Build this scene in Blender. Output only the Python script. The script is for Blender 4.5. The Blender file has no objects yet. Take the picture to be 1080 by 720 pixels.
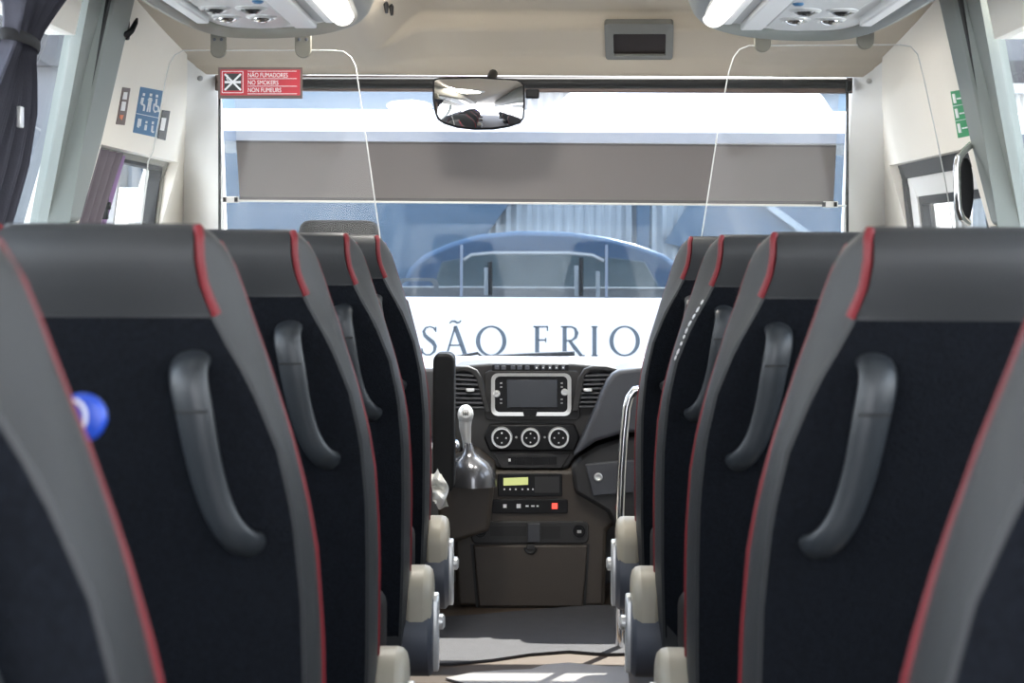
import bpy, bmesh, math, random
from mathutils import Vector, Matrix
random.seed(7)
SC = bpy.context.scene
COL = SC.collection
PI = math.pi
# ------------------------------------------------------------------ camera model
F, VX, VY, CZ = 1800.0, 563.0, 258.0, 1.05
ROLL = math.radians(0.25)

def P(px, py, Y):
    """pixel of the photograph -> the point it shows at distance Y"""
    dx, dy = px - VX, py - VY
    ux = dx * math.cos(ROLL) + dy * math.sin(ROLL)
    uy = -dx * math.sin(ROLL) + dy * math.cos(ROLL)
    return Vector((ux * Y / F, Y, CZ - uy * Y / F))

# ------------------------------------------------------------------ materials
def mat(name, col, rough=0.5, metal=0.0, spec=0.5, noise=0.0, nscale=60.0, bump=0.0, bscale=200.0,
        emit=None, estr=0.0, coat=0.0):
    m = bpy.data.materials.new(name); m.use_nodes = True
    nt = m.node_tree; b = nt.nodes['Principled BSDF']
    b.inputs['Base Color'].default_value = (*col, 1)
    b.inputs['Roughness'].default_value = rough
    b.inputs['Metallic'].default_value = metal
    b.inputs['Specular IOR Level'].default_value = spec
    b.inputs['Coat Weight'].default_value = coat
    tc = None
    if noise or bump:
        tc = nt.nodes.new('ShaderNodeTexCoord')
    if noise:
        n = nt.nodes.new('ShaderNodeTexNoise'); n.inputs['Scale'].default_value = nscale
        n.inputs['Detail'].default_value = 5
        r = nt.nodes.new('ShaderNodeMapRange')
        r.inputs[3].default_value = 1 - noise; r.inputs[4].default_value = 1 + noise
        mx = nt.nodes.new('ShaderNodeVectorMath'); mx.operation = 'SCALE'
        mx.inputs[0].default_value = col
        nt.links.new(tc.outputs['Object'], n.inputs['Vector'])
        nt.links.new(n.outputs['Fac'], r.inputs[0])
        nt.links.new(r.outputs[0], mx.inputs['Scale'])
        nt.links.new(mx.outputs[0], b.inputs['Base Color'])
    if bump:
        n2 = nt.nodes.new('ShaderNodeTexNoise'); n2.inputs['Scale'].default_value = bscale
        n2.inputs['Detail'].default_value = 3
        bp = nt.nodes.new('ShaderNodeBump'); bp.inputs['Strength'].default_value = bump
        bp.inputs['Distance'].default_value = 0.002
        nt.links.new(tc.outputs['Object'], n2.inputs['Vector'])
        nt.links.new(n2.outputs['Fac'], bp.inputs['Height'])
        nt.links.new(bp.outputs[0], b.inputs['Normal'])
    if emit:
        b.inputs['Emission Color'].default_value = (*emit, 1)
        b.inputs['Emission Strength'].default_value = estr
    return m

def glass_mat(name, tint=(1, 1, 1), refl=1.0, ior=1.45, haze=0.0, hcol=(.8, .8, .8), minr=0.0):
    """thin clear pane: see-through, with the mirror share of real glass"""
    m = bpy.data.materials.new(name); m.use_nodes = True
    nt = m.node_tree; nt.nodes.clear()
    out = nt.nodes.new('ShaderNodeOutputMaterial')
    t = nt.nodes.new('ShaderNodeBsdfTransparent'); t.inputs[0].default_value = (*tint, 1)
    g = nt.nodes.new('ShaderNodeBsdfGlossy'); g.inputs['Roughness'].default_value = 0.01
    # two-sided Schlick reflectance: f0 + (1 - f0)(1 - |cos|)^5
    ge = nt.nodes.new('ShaderNodeNewGeometry'); dt = nt.nodes.new('ShaderNodeVectorMath'); dt.operation = 'DOT_PRODUCT'
    nt.links.new(ge.outputs['Incoming'], dt.inputs[0]); nt.links.new(ge.outputs['Normal'], dt.inputs[1])
    ab = nt.nodes.new('ShaderNodeMath'); ab.operation = 'ABSOLUTE'; nt.links.new(dt.outputs['Value'], ab.inputs[0])
    om = nt.nodes.new('ShaderNodeMath'); om.operation = 'SUBTRACT'; om.inputs[0].default_value = 1; nt.links.new(ab.outputs[0], om.inputs[1])
    pw = nt.nodes.new('ShaderNodeMath'); pw.operation = 'POWER'; pw.inputs[1].default_value = 5; nt.links.new(om.outputs[0], pw.inputs[0])
    f0 = ((ior - 1) / (ior + 1)) ** 2
    fr = nt.nodes.new('ShaderNodeMath'); fr.operation = 'MULTIPLY_ADD'; fr.inputs[1].default_value = 1 - f0; fr.inputs[2].default_value = f0
    nt.links.new(pw.outputs[0], fr.inputs[0])
    mu = nt.nodes.new('ShaderNodeMath'); mu.operation = 'MULTIPLY_ADD'
    mu.inputs[1].default_value = refl; mu.inputs[2].default_value = minr; mu.use_clamp = True
    mix = nt.nodes.new('ShaderNodeMixShader')
    nt.links.new(fr.outputs[0], mu.inputs[0]); nt.links.new(mu.outputs[0], mix.inputs[0])
    first = t
    if haze:
        d = nt.nodes.new('ShaderNodeBsdfDiffuse'); d.inputs[0].default_value = (*hcol, 1)
        mh = nt.nodes.new('ShaderNodeMixShader'); mh.inputs[0].default_value = haze
        nt.links.new(t.outputs[0], mh.inputs[1]); nt.links.new(d.outputs[0], mh.inputs[2]); first = mh
    nt.links.new(first.outputs[0], mix.inputs[1]); nt.links.new(g.outputs[0], mix.inputs[2])
    nt.links.new(mix.outputs[0], out.inputs[0])
    return m

M = {}
M['fabric'] = mat('black_fabric', (.0046, .0058, .0085), .95, spec=.15, noise=.85, nscale=170, bump=1.0, bscale=330)
M['leather'] = mat('grey_leather', (.029, .0305, .032), .5, spec=.35, noise=.08, nscale=8, bump=.25, bscale=520)
M['dark_leather'] = mat('charcoal_leather', (.006, .006, .0065), .6, spec=.2, bump=.2, bscale=500)
M['piping'] = mat('red_piping', (.165, .009, .014), .55)
M['handle'] = mat('handle_plastic', (.022, .026, .030), .42, spec=.5, bump=.1, bscale=600)
M['cream'] = mat('cream_plastic', (.36, .325, .255), .45)
M['hinge'] = mat('hinge_plastic', (.06, .065, .08), .45)
M['silver'] = mat('satin_metal', (.66, .66, .65), .28, metal=.45)
M['chrome'] = mat('chrome', (.82, .82, .82), .12, metal=1)
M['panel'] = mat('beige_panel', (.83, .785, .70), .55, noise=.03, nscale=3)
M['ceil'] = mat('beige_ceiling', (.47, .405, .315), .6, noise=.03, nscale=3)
M['white_trim'] = mat('white_trim', (.74, .73, .70), .5)
M['pillar'] = mat('grey_green_trim', (.25, .275, .255), .5)
M['seal'] = mat('black_rubber', (.012, .012, .012), .6)
M['rim'] = mat('taupe_plastic', (.235, .225, .19), .5)
M['rack_white'] = mat('white_plastic', (.80, .80, .79), .4)
M['rack_grey'] = mat('grey_plastic', (.38, .38, .37), .45)
M['tube'] = mat('lamp_tube', (.9, .9, .9), .35, emit=(1, .97, .92), estr=.35)
M['fill_glow'] = mat('lit_fill', (.9, .9, .88), .4, emit=(1, .96, .89), estr=20)  # glow of the added fill lamps, stronger on the driver side
M['fill_glow_right'] = mat('lit_fill_right', (.9, .9, .88), .4, emit=(1, .96, .89), estr=6)
M['lens'] = mat('dark_lens', (.03, .03, .03), .12, coat=.5)
M['clip'] = mat('clip_plastic', (.16, .15, .12), .5)
M['dash'] = mat('dash_plastic', (.024, .023, .023), .55, noise=.12, nscale=6, bump=.25, bscale=700)
M['dash_brown'] = mat('dash_lower', (.050, .039, .030), .5, noise=.10, nscale=6, bump=.25, bscale=700)
M['dash_light'] = mat('dash_upper', (.050, .052, .060), .5, bump=.25, bscale=700)
M['dash_sunlit'] = mat('dash_sunlit', (.20, .20, .21), .45)  # lightened: the sun glare on the dash top is put into its colour
M['dash_black'] = mat('gloss_black', (.006, .006, .007), .45, spec=.25)
M['screen'] = mat('dead_screen', (.012, .015, .02), .2, spec=.3)
M['lit_lcd'] = mat('lit_display', (.05, .05, .02), .3, emit=(.55, .60, .22), estr=.16)
M['red_lamp'] = mat('red_lamp', (.4, .02, .02), .4, emit=(1, .08, .05), estr=.25)
M['icon'] = mat('white_print', (.8, .8, .8), .5)
M['red_sign'] = mat('red_print', (.50, .026, .04), .4)
M['sign_brown'] = mat('brown_print', (.13, .09, .075), .45)
M['blue_sign'] = mat('blue_print', (.045, .16, .32), .4)
M['green_sign'] = mat('green_print', (.02, .30, .10), .4)
M['black_print'] = mat('black_print', (.03, .03, .03), .5)
M['orange'] = mat('orange_print', (.7, .2, .08), .5)
M['curtain'] = mat('curtain_cloth', (.085, .085, .105), .9, spec=.2, bump=.3, bscale=300)
M['curtain_in'] = mat('mauve_curtain_cloth', (.16, .14, .16), .9, spec=.2, bump=.3, bscale=300)
M['floor'] = mat('brown_vinyl', (.055, .037, .024), .5, noise=.15, nscale=5)
M['mat'] = mat('grey_carpet', (.042, .041, .045), .95, noise=.18, nscale=25, bump=.5, bscale=300)
M['pale'] = mat('pale_sun_patch', (.24, .225, .22), .5, noise=.1, nscale=8)  # sunlight on the aisle floor, painted as a pale colour
M['wall_low'] = mat('dark_wall_carpet', (.07, .07, .075), .9)
M['edge'] = mat('acrylic_edge', (.55, .55, .53), .3, emit=(1, 1, .97), estr=.0)
M['tissue'] = mat('tissue', (.85, .84, .80), .9)
M['badge'] = mat('blue_badge', (.015, .07, .50), .35)
M['glass'] = glass_mat('pane', (.95, .97, .97), 1.0)
M['screen_glass'] = glass_mat('windscreen_pane', (.96, .98, .985), .35)
M['acrylic'] = glass_mat('acrylic', (.985, .985, .98), .3)
M['coach_glass'] = glass_mat('coach_pane', (.60, .63, .66), .45, minr=.0)
M['car_glass'] = glass_mat('car_pane', (.88, .92, .94), 1.0)
M['sheer'] = glass_mat('sheer_mesh', (1, 1, 1), 0, haze=.20, hcol=(.75, .75, .77))
M['blind'] = mat('grey_blind_cloth', (.13, .12, .117), .9)
_nt = M['blind'].node_tree; _t = _nt.nodes.new('ShaderNodeBsdfTranslucent'); _t.inputs[0].default_value = (.095, .088, .086, 1)
_a = _nt.nodes.new('ShaderNodeAddShader'); _nt.links.new(_nt.nodes['Principled BSDF'].outputs[0], _a.inputs[0]); _nt.links.new(_t.outputs[0], _a.inputs[1])
_nt.links.new(_a.outputs[0], _nt.nodes['Material Output'].inputs[0])
M['blind_hem'] = mat('dark_blind_hem', (.12, .115, .115), .8)
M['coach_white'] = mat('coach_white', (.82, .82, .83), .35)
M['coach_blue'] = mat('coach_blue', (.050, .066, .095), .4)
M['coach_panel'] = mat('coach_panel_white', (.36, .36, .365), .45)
M['letter'] = mat('slate_letters', (.022, .034, .048), .5)
M['wall_blue'] = mat('reflected_sky_blue', (.10, .145, .195), .6)
M['car_blue'] = mat('car_paint', (.06, .105, .17), .3, coat=.4)
M['asphalt'] = mat('asphalt', (.42, .41, .40), .9, noise=.2, nscale=4)
M['ribs'] = mat('reflection_ribs', (.55, .545, .54), .6)
M['leaf'] = mat('leaves', (.10, .17, .035), .7)
M['bark'] = mat('bark', (.08, .06, .04), .9)
M['mirror'] = mat('mirror_glass', (.85, .85, .87), .02, metal=1)
M['black_cloth'] = mat('band_cloth', (.02,.02,.022), .8)
M['rack_grey2'] = mat('clock_frame_plastic', (.15,.147,.13), .5)
M['silver_boot'] = mat('silver_boot', (.16,.16,.17), .22, metal=.7)
M['car_window'] = mat('car_window', (.085, .11, .115), .1)
M['clock_dark'] = mat('clock_glass', (.022, .015, .013), .6, spec=.15)
M['grey_stone'] = mat('grey_render', (.125, .13, .14), .85, noise=.12, nscale=1.5)
M['grey_band'] = mat('dark_band', (.035, .035, .038), .7)
M['stone'] = mat('pale_render', (.72, .71, .70), .8, noise=.15, nscale=2)

# ------------------------------------------------------------------ mesh builder
class MB:
    def __init__(self): self.bm = bmesh.new()
    def face(self, pts):
        vs = [self.bm.verts.new(p) for p in pts]
        return self.bm.faces.new(vs)
    def box(self, c, s, rot=None):
        r = bmesh.ops.create_cube(self.bm, size=1)
        mtx = Matrix.Translation(Vector(c)) @ (rot.to_4x4() if rot else Matrix.Identity(4)) @ Matrix.Diagonal((*s, 1))
        bmesh.ops.transform(self.bm, matrix=mtx, verts=r['verts'])
        return self
    def loft(self, rings, cap=True, closed=True):
        vr = [[self.bm.verts.new(p) for p in r] for r in rings]
        n = len(vr[0])
        for a, b in zip(vr, vr[1:]):
            for i in range(n if closed else n - 1):
                j = (i + 1) % n
                self.bm.faces.new((a[i], a[j], b[j], b[i]))
        if cap:
            self.bm.faces.new(list(reversed(vr[0]))); self.bm.faces.new(vr[-1])
        return self
    def prism(self, pts, off):
        """polygon of 3D points thickened by the vector off"""
        off = Vector(off); pts = [Vector(p) for p in pts]
        return self.loft([pts, [p + off for p in pts]])
    def tube(self, path, r, seg=10, flat=1.0, up=None):
        path = [Vector(p) for p in path]; n = len(path)
        rs = r if isinstance(r, (list, tuple)) else [r] * n
        rings = []; ref = Vector(up) if up else None; prev = None
        for i, p in enumerate(path):
            t = (path[min(i + 1, n - 1)] - path[max(i - 1, 0)]).normalized()
            if prev is None:
                u = (ref or (Vector((0, 0, 1)) if abs(t.z) < .9 else Vector((1, 0, 0))))
            else: u = ref or prev
            u = (u - t * u.dot(t)).normalized(); v = t.cross(u); prev = u
            rings.append([p + u * math.cos(2 * PI * k / seg) * rs[i] + v * math.sin(2 * PI * k / seg) * rs[i] * flat for k in range(seg)])
        return self.loft(rings)
    def lathe(self, c, axis, prof, seg=20):
        """prof: list of (distance along axis, radius)"""
        ax = Vector(axis).normalized(); c = Vector(c)
        u = ax.orthogonal().normalized(); v = ax.cross(u)
        rings = [[c + ax * d + (u * math.cos(2 * PI * k / seg) + v * math.sin(2 * PI * k / seg)) * max(r, 1e-4) for k in range(seg)] for d, r in prof]
        return self.loft(rings)
    def ball(self, c, r, sub=2):
        q = bmesh.ops.create_icosphere(self.bm, subdivisions=sub, radius=1)
        rr = r if isinstance(r, (list, tuple)) else (r, r, r)
        bmesh.ops.transform(self.bm, matrix=Matrix.Translation(Vector(c)) @ Matrix.Diagonal((*rr, 1)), verts=q['verts'])
        return self
    def grid(self, fn, nu, nv, thick):
        """closed sheet: fn(u,v) with u,v in 0..1, thickened by the vector (or fn) thick"""
        th = thick if callable(thick) else (lambda u, v: Vector(thick))
        A = [[self.bm.verts.new(Vector(fn(i / nu, j / nv))) for j in range(nv + 1)] for i in range(nu + 1)]
        B = [[self.bm.verts.new(Vector(fn(i / nu, j / nv)) + th(i / nu, j / nv)) for j in range(nv + 1)] for i in range(nu + 1)]
        f = self.bm.faces.new
        for i in range(nu):
            for j in range(nv):
                f((A[i][j], A[i + 1][j], A[i + 1][j + 1], A[i][j + 1])); f((B[i][j], B[i][j + 1], B[i + 1][j + 1], B[i + 1][j]))
        for i in range(nu):
            f((A[i][0], B[i][0], B[i + 1][0], A[i + 1][0])); f((A[i][nv], A[i + 1][nv], B[i + 1][nv], B[i][nv]))
        for j in range(nv):
            f((A[0][j], A[0][j + 1], B[0][j + 1], B[0][j])); f((A[nu][j], B[nu][j], B[nu][j + 1], A[nu][j + 1]))
        return self
    def build(self, name, m, parent=None, bevel=0, seg=2, sub=0, smooth=True, label=None):
        bmesh.ops.recalc_face_normals(self.bm, faces=self.bm.faces)
        me = bpy.data.meshes.new(name); self.bm.to_mesh(me); self.bm.free()
        if smooth:
            for p in me.polygons: p.use_smooth = True
            me.set_sharp_from_angle(angle=math.radians(38))
        o = bpy.data.objects.new(name, me); COL.objects.link(o)
        me.materials.append(M[m] if isinstance(m, str) else m)
        if parent:
            o.parent = parent
            o.location = -(world_loc(parent))
        if bevel:
            b = o.modifiers.new('bevel', 'BEVEL'); b.width = bevel; b.segments = seg; b.limit_method = 'ANGLE'; b.angle_limit = math.radians(40)
            b.harden_normals = False
        if sub:
            s = o.modifiers.new('sub', 'SUBSURF'); s.levels = sub; s.render_levels = sub
        if label: o['label'] = label
        return o

def world_loc(o):
    v = Vector(o.location)
    while o.parent: o = o.parent; v += Vector(o.location)
    return v

def thing(name, label, cat, loc=(0, 0, 0), group=None):
    o = bpy.data.objects.new(name, None); COL.objects.link(o); o.location = loc
    o.empty_display_size = .1
    return tag(o, label, cat, group)

def tag(o, label, cat, group=None, kind=None):
    o['label'] = label; o['category'] = cat
    if group: o['group'] = group
    if kind: o['kind'] = kind
    return o

def struct(o): o['kind'] = 'structure'; return o

def copy_thing(root, loc, label):
    r = root.copy(); COL.objects.link(r); r.location = loc; r['label'] = label
    for ch in list(root.children):
        c = ch.copy(); COL.objects.link(c); c.parent = r
        for g in ch.children:
            d = g.copy(); COL.objects.link(d); d.parent = c
    return r

def lerp_table(tab, x):
    if x <= tab[0][0]: return tab[0][1]
    for (a, b), (c, d) in zip(tab, tab[1:]):
        if x <= c: return b + (d - b) * (x - a) / (c - a)
    return tab[-1][1]

def sstep(a, b, x):
    t = max(0, min(1, (x - a) / (b - a))); return t * t * (3 - 2 * t)

def rrect(x0, x1, z0, z1, r, n=5):
    pts = []
    for cx, cz, a0 in ((x1 - r, z1 - r, 0), (x0 + r, z1 - r, 90), (x0 + r, z0 + r, 180), (x1 - r, z0 + r, 270)):
        for k in range(n + 1):
            a = math.radians(a0 + 90 * k / n); pts.append((cx + r * math.cos(a), cz + r * math.sin(a)))
    return pts

# ------------------------------------------------------------------ wall geometry
def WX(z): return 1.107 - .283 * (z - 1.11) if z > 1.08 else 1.1155
def wall_hit(px, py, inset=0.0):
    """where the line of sight of a pixel meets the side wall"""
    lo, hi = .5, 12.
    for _ in range(60):
        mid = (lo + hi) / 2; p = P(px, py, mid)
        if abs(p.x) > WX(p.z) - inset: hi = mid
        else: lo = mid
    return P(px, py, lo)
def yseam(z): return 4.84 + (1.542 - z) * 1.434

def wall_patch(side, poly, inset=0.0, thick=.05, zsub=True):
    """poly in (Y,z): a slab on the wall plane, growing outwards"""
    pts = [Vector((side * (WX(z) - inset), y, z)) for y, z in poly]
    return pts, Vector((side * thick, 0, 0))

for side, nm in ((-1, 'left'), (1, 'right')):
    m = MB()
    def add(poly, inset=0., thick=.06):
        pts, off = wall_patch(side, poly, inset, thick); m.prism(pts, off)
    add([(-.6, 0), (4.05, 0), (4.05, .84), (-.6, .84)])
    wl = struct(m.build('wall_' + nm + '_lower', 'wall_low', smooth=False)); wl.name = 'wall_' + nm
    m = MB()
    add([(-.6, 1.50), (3.70, 1.50), (3.62, 1.80), (-.6, 1.80)])
    # front cab panel with the cab window opening
    zt = 1.29
    T = .10
    wd = .030 if side < 0 else .025
    add([(4.05, 1.29), (4.165, zt), (5.075, zt), (yseam(zt), zt), (4.84, 1.542), (4.60, 1.70), (4.02, 1.70)], thick=T)
    add([(4.05, 1.08), (4.165, 1.08), (4.165, zt), (4.05, zt)], thick=T)
    add([(4.05, .0), (4.165, .0), (4.165, 1.08), (4.05, 1.08)], thick=T)
    add([(5.075, 1.08), (yseam(1.08), 1.08), (yseam(zt), zt), (5.075, zt)], thick=T)
    add([(5.075, .0), (yseam(.7), .0), (yseam(.7), .7), (yseam(1.08), 1.08), (5.075, 1.08)], thick=T)
    add([(4.165, .0), (5.075, .0), (5.075, .84), (4.165, .84)], thick=T)
    struct(m.build('trim_1' if side < 0 else 'trim_2', 'panel', smooth=False))
    # B pillar trim and window surround
    m = MB()
    pi = .0 if side < 0 else -.04
    for ins, poly in ((.018, [(3.885, 1.70), (3.83, 1.70), (3.965, 1.10), (4.115 + pi, 1.10), (4.10 + pi, 1.30), (4.02 + pi, 1.70)]),
                      (.018, [(3.965, .0), (4.115, .0), (4.115, 1.10), (3.965, 1.10)])):
        pts, off = wall_patch(side, poly, ins, .06); m.prism(pts, off)
    struct(m.build('trim_3' if side < 0 else 'trim_4', 'pillar', bevel=.012, smooth=True))
    m = MB()
    pts, off = wall_patch(side, [(3.812, 1.70), (3.84, 1.70), (3.975, 1.10), (3.975, .84), (3.948, .84), (3.948, 1.10)], .012, .05); m.prism(pts, off)
    struct(m.build('trim_5' if side < 0 else 'trim_6', 'seal', smooth=False))
    m = MB()
    pts, off = wall_patch(side, [(3.70, 1.66), (3.825, 1.66), (3.955, 1.10), (3.955, .84), (3.895, .84), (3.895, 1.10)], .0, .04); m.prism(pts, off)
    pts, off = wall_patch(side, [(2.15, 1.50), (2.25, 1.50), (2.25, .84), (2.15, .84)], .012, .05); m.prism(pts, off)
    struct(m.build('trim_7' if side < 0 else 'trim_8', 'pillar', smooth=False))
    # passenger side windows
    for k, (y0, y1) in enumerate(((2.25, 3.9), (-.6, 2.15))):
        m = MB()
        top = [(y0, 1.10), (y1, 1.10), (y1 - (.18 if k == 0 else 0), 1.55), (y0, 1.55)]
        pts, off = wall_patch(side, top, -.02, .006); m.prism(pts, off)
        pts, off = wall_patch(side, [(y0, .84), (y1, .84), (y1, 1.10), (y0, 1.10)], -.02, .006)
        m.prism([p if p.z < 1.09 else Vector((side * (WX(1.10) + .02), p.y, p.z)) for p in pts], off)
        struct(m.build('window_%d' % (1 + k + (0 if side < 0 else 3)), 'glass', smooth=False))
    # cab window: frame, inner frame, pane
    wn = 3 if side < 0 else 6
    m = MB()
    def ring(y0, y1, z0, z1, w, inset, thick, r=.05):
        o_ = rrect(y0, y1, z0, z1, r); i_ = rrect(y0 + w, y1 - w, z0 + w, z1 - w, max(.01, r - w * .5))
        f3 = lambda q, dx: Vector((side * (WX(q[1]) - inset + dx), q[0], q[1]))
        n = len(o_)
        for k in range(n):
            a, b = k, (k + 1) % n
            m.loft([[f3(o_[a], 0), f3(o_[b], 0), f3(i_[b], 0), f3(i_[a], 0)], [f3(o_[a], thick), f3(o_[b], thick), f3(i_[b], thick), f3(i_[a], thick)]])
    ring(4.14, 5.10, .80, 1.31, (.035 if side < 0 else .06), -wd, .03)
    wf = struct(m.build('window_%d' % wn, 'rim' if side < 0 else 'seal', bevel=.004))
    m = MB()
    if side > 0:
        ring(4.19, 5.045, .86, 1.255, .06, -wd - .008, .035, .03)
        m.build('window_frame', 'white_trim', wf, bevel=.004)
        m = MB()
        ring(4.25, 4.985, .92, 1.195, .022, -wd - .012, .035, .02)
        m.build('window_gasket', 'seal', wf)
        m = MB()
        for y in (4.55, 4.62):
            pts, off = wall_patch(1, [(y, .9), (y + .035, .9), (y + .035, 1.18), (y, 1.18)], -wd - .03, .02); m.prism(pts, off)
        m.build('window_mullion', 'rack_grey', wf)
    else:
        ring(4.17, 5.07, .83, 1.278, .012, -wd - .008, .035, .04)
        m.build('window_gasket', 'seal', wf)
        m = MB()
        pts, off = wall_patch(-1, [(4.62, .88), (4.64, .88), (4.64, 1.235), (4.62, 1.235)], -wd - .022, .02); m.prism(pts, off)
        m.build('window_mullion', 'rack_grey', wf)
    m = MB(); pts, off = wall_patch(side, [(4.16, .85), (5.08, .85), (5.08, 1.28), (4.16, 1.28)], -wd - .04, .005)
    m.prism(pts, off); m.build('window_pane', 'glass', wf, smooth=False)

# ------------------------------------------------------------------ floor, ceiling, windscreen
m = MB(); m.box((0, 2.4, -.03), (2.3, 6.2, .06)); struct(m.build('floor', 'floor', smooth=False))

Cen = [(-.6, 1.80), (2.0, 1.80), (3.5, 1.78), (4.2, 1.742), (4.60, 1.715), (4.70, 1.698), (4.712, 1.692), (4.735, 1.652), (4.88, 1.590), (4.90, 1.575), (4.955, 1.540)]
Side = [(-.6, 1.80), (2.0, 1.80), (3.3, 1.76), (3.9, 1.66), (4.2, 1.625), (4.5, 1.60), (4.7, 1.585), (4.80, 1.578), (4.90, 1.56), (4.955, 1.540)]
def ceil_z(x, y):
    a = lerp_table(Cen, y); b = lerp_table(Side, y)
    if x < 0: w = sstep(-.29 - .03 * (5 - y), -.46, x) if True else 0
    else: w = sstep(.50, .70, x)
    return a + (b - a) * w
ys = [-.6, 1, 2, 2.8, 3.3, 3.6, 3.8, 4.0, 4.15, 4.3, 4.42, 4.52, 4.60, 4.65, 4.69, 4.70, 4.706, 4.712, 4.718, 4.726, 4.735, 4.76, 4.80, 4.84, 4.88, 4.89, 4.90, 4.93, 4.955]
def cf(u, v):
    i = v * (len(ys) - 1); k = min(int(i + 1e-6), len(ys) - 2); y = ys[k] + (ys[k + 1] - ys[k]) * (i - k)
    w = 1.02
    x = -w + 2 * w * u
    return (x, y, ceil_z(x, y))
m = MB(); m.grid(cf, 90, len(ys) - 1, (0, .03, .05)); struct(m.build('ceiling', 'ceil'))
def ceil_hit(px, py):
    lo, hi = 2.5, 6.
    y = lo
    while y < hi:
        p = P(px, py, y)
        if p.z > ceil_z(p.x, y): break
        y += .004
    return P(px, py, y)

# windscreen pane + A pillars
def ws(x, z): return Vector((x, 5.02 + (1.575 - z) * .70 , z))
m = MB()
m.prism([ws(-1.0, 1.58), ws(1.0, 1.58), ws(1.08, .62), ws(-1.08, .62)], (0, .006, 0))
struct(m.build('window_7', 'screen_glass', smooth=False))
for side, nm in ((-1, 'trim_9'), (1, 'trim_10')):
    m = MB()
    top = 1.60
    rows = []
    for k in range(13):
        z = top - k * (top - .70) / 12
        ye = yseam(z)
        xo = WX(z) - .002
        xi = .928 + max(0, 1.25 - z) * .03
        yi = min(4.995 + (1.56 - z) * .30, 5.3)
        rows.append((xo, min(ye, 5.75), xi, yi, z))
    rg = []
    for xo, yo, xi, yi, z in rows:
        a = Vector((side * (xo + .03), yo - .03, z)); b = Vector((side * xi, yi, z))
        c = Vector((side * xi, yi + .05, z)); d = Vector((side * (xo + .03), max(yo, yi) + .06, z))
        rg.append([a, b, c, d])
    m.loft(rg); o = struct(m.build(nm, 'white_trim', bevel=.006))
    sc = MB()
    for z in (1.49, 1.30, 1.21):
        i = min(rows, key=lambda r: abs(r[4] - z)); q = Vector((side * (i[0] * .62 + i[2] * .38), i[1] * .62 + i[3] * .38, i[4]))
        sc.lathe(q + Vector((-side * .002, -.003, 0)), (-side * .4, -1, 0), [(-.004, .008), (.002, .008), (.004, .005)], 12)
    sc.build('screw', 'rack_grey', o)
# ------------------------------------------------------------------ seats
TOP = 1.071
HR = [(0, .103), (.012, .108), (.04, .109), (.065, .113), (.085, .120), (.094, .124), (.123, .138), (.174, .166), (.245, .193), (.32, .208), (.415, .215), (.505, .215), (.66, .212), (.82, .205)]
HF = [(0, .097), (.006, .108), (.015, .119), (.03, .129), (.06, .140), (.09, .148), (.155, .168), (.23, .188), (.31, .205), (.37, .214), (.47, .219), (.53, .219), (.66, .216), (.82, .209)]
DD = [(0, .03), (.012, .06), (.03, .080), (.09, .088), (.2, .098), (.66, .100)]
def yr(t): return .2 * t
def yoff(t): return lerp_table([(0, .030), (.004, .018), (.012, .009), (.03, .001), (.05, 0), (.66, 0)], t)
def seat_ring(t, head=False):
    hr, hf, d = lerp_table(HR, t), lerp_table(HF, t), lerp_table(DD, t)
    y0 = yr(t) + yoff(t); y1 = y0 + d
    bulge = .012
    half = [(0, y0 - bulge), (.4 * hr, y0 - bulge * .9), (.75 * hr, y0 - bulge * .55), (hr - .010, y0 - .002), (hr - .002, y0 + .003), (hr, y0 + .011)]
    for k in (.3, .6, .82): half.append((hr + (hf - hr) * k + .004 * math.sin(PI * k), y0 + .011 + (d - .02) * k))
    half += [(hf, y1 - .012), (hf - .004, y1 - .004), (hf - .014, y1), (.6 * hf, y1 + .004), (0, y1 - .006)]
    z = TOP - t
    ring = [Vector((x, y, z)) for x, y in half] + [Vector((-x, y, z)) for x, y in reversed(half[1:-1])]
    return ring

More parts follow.
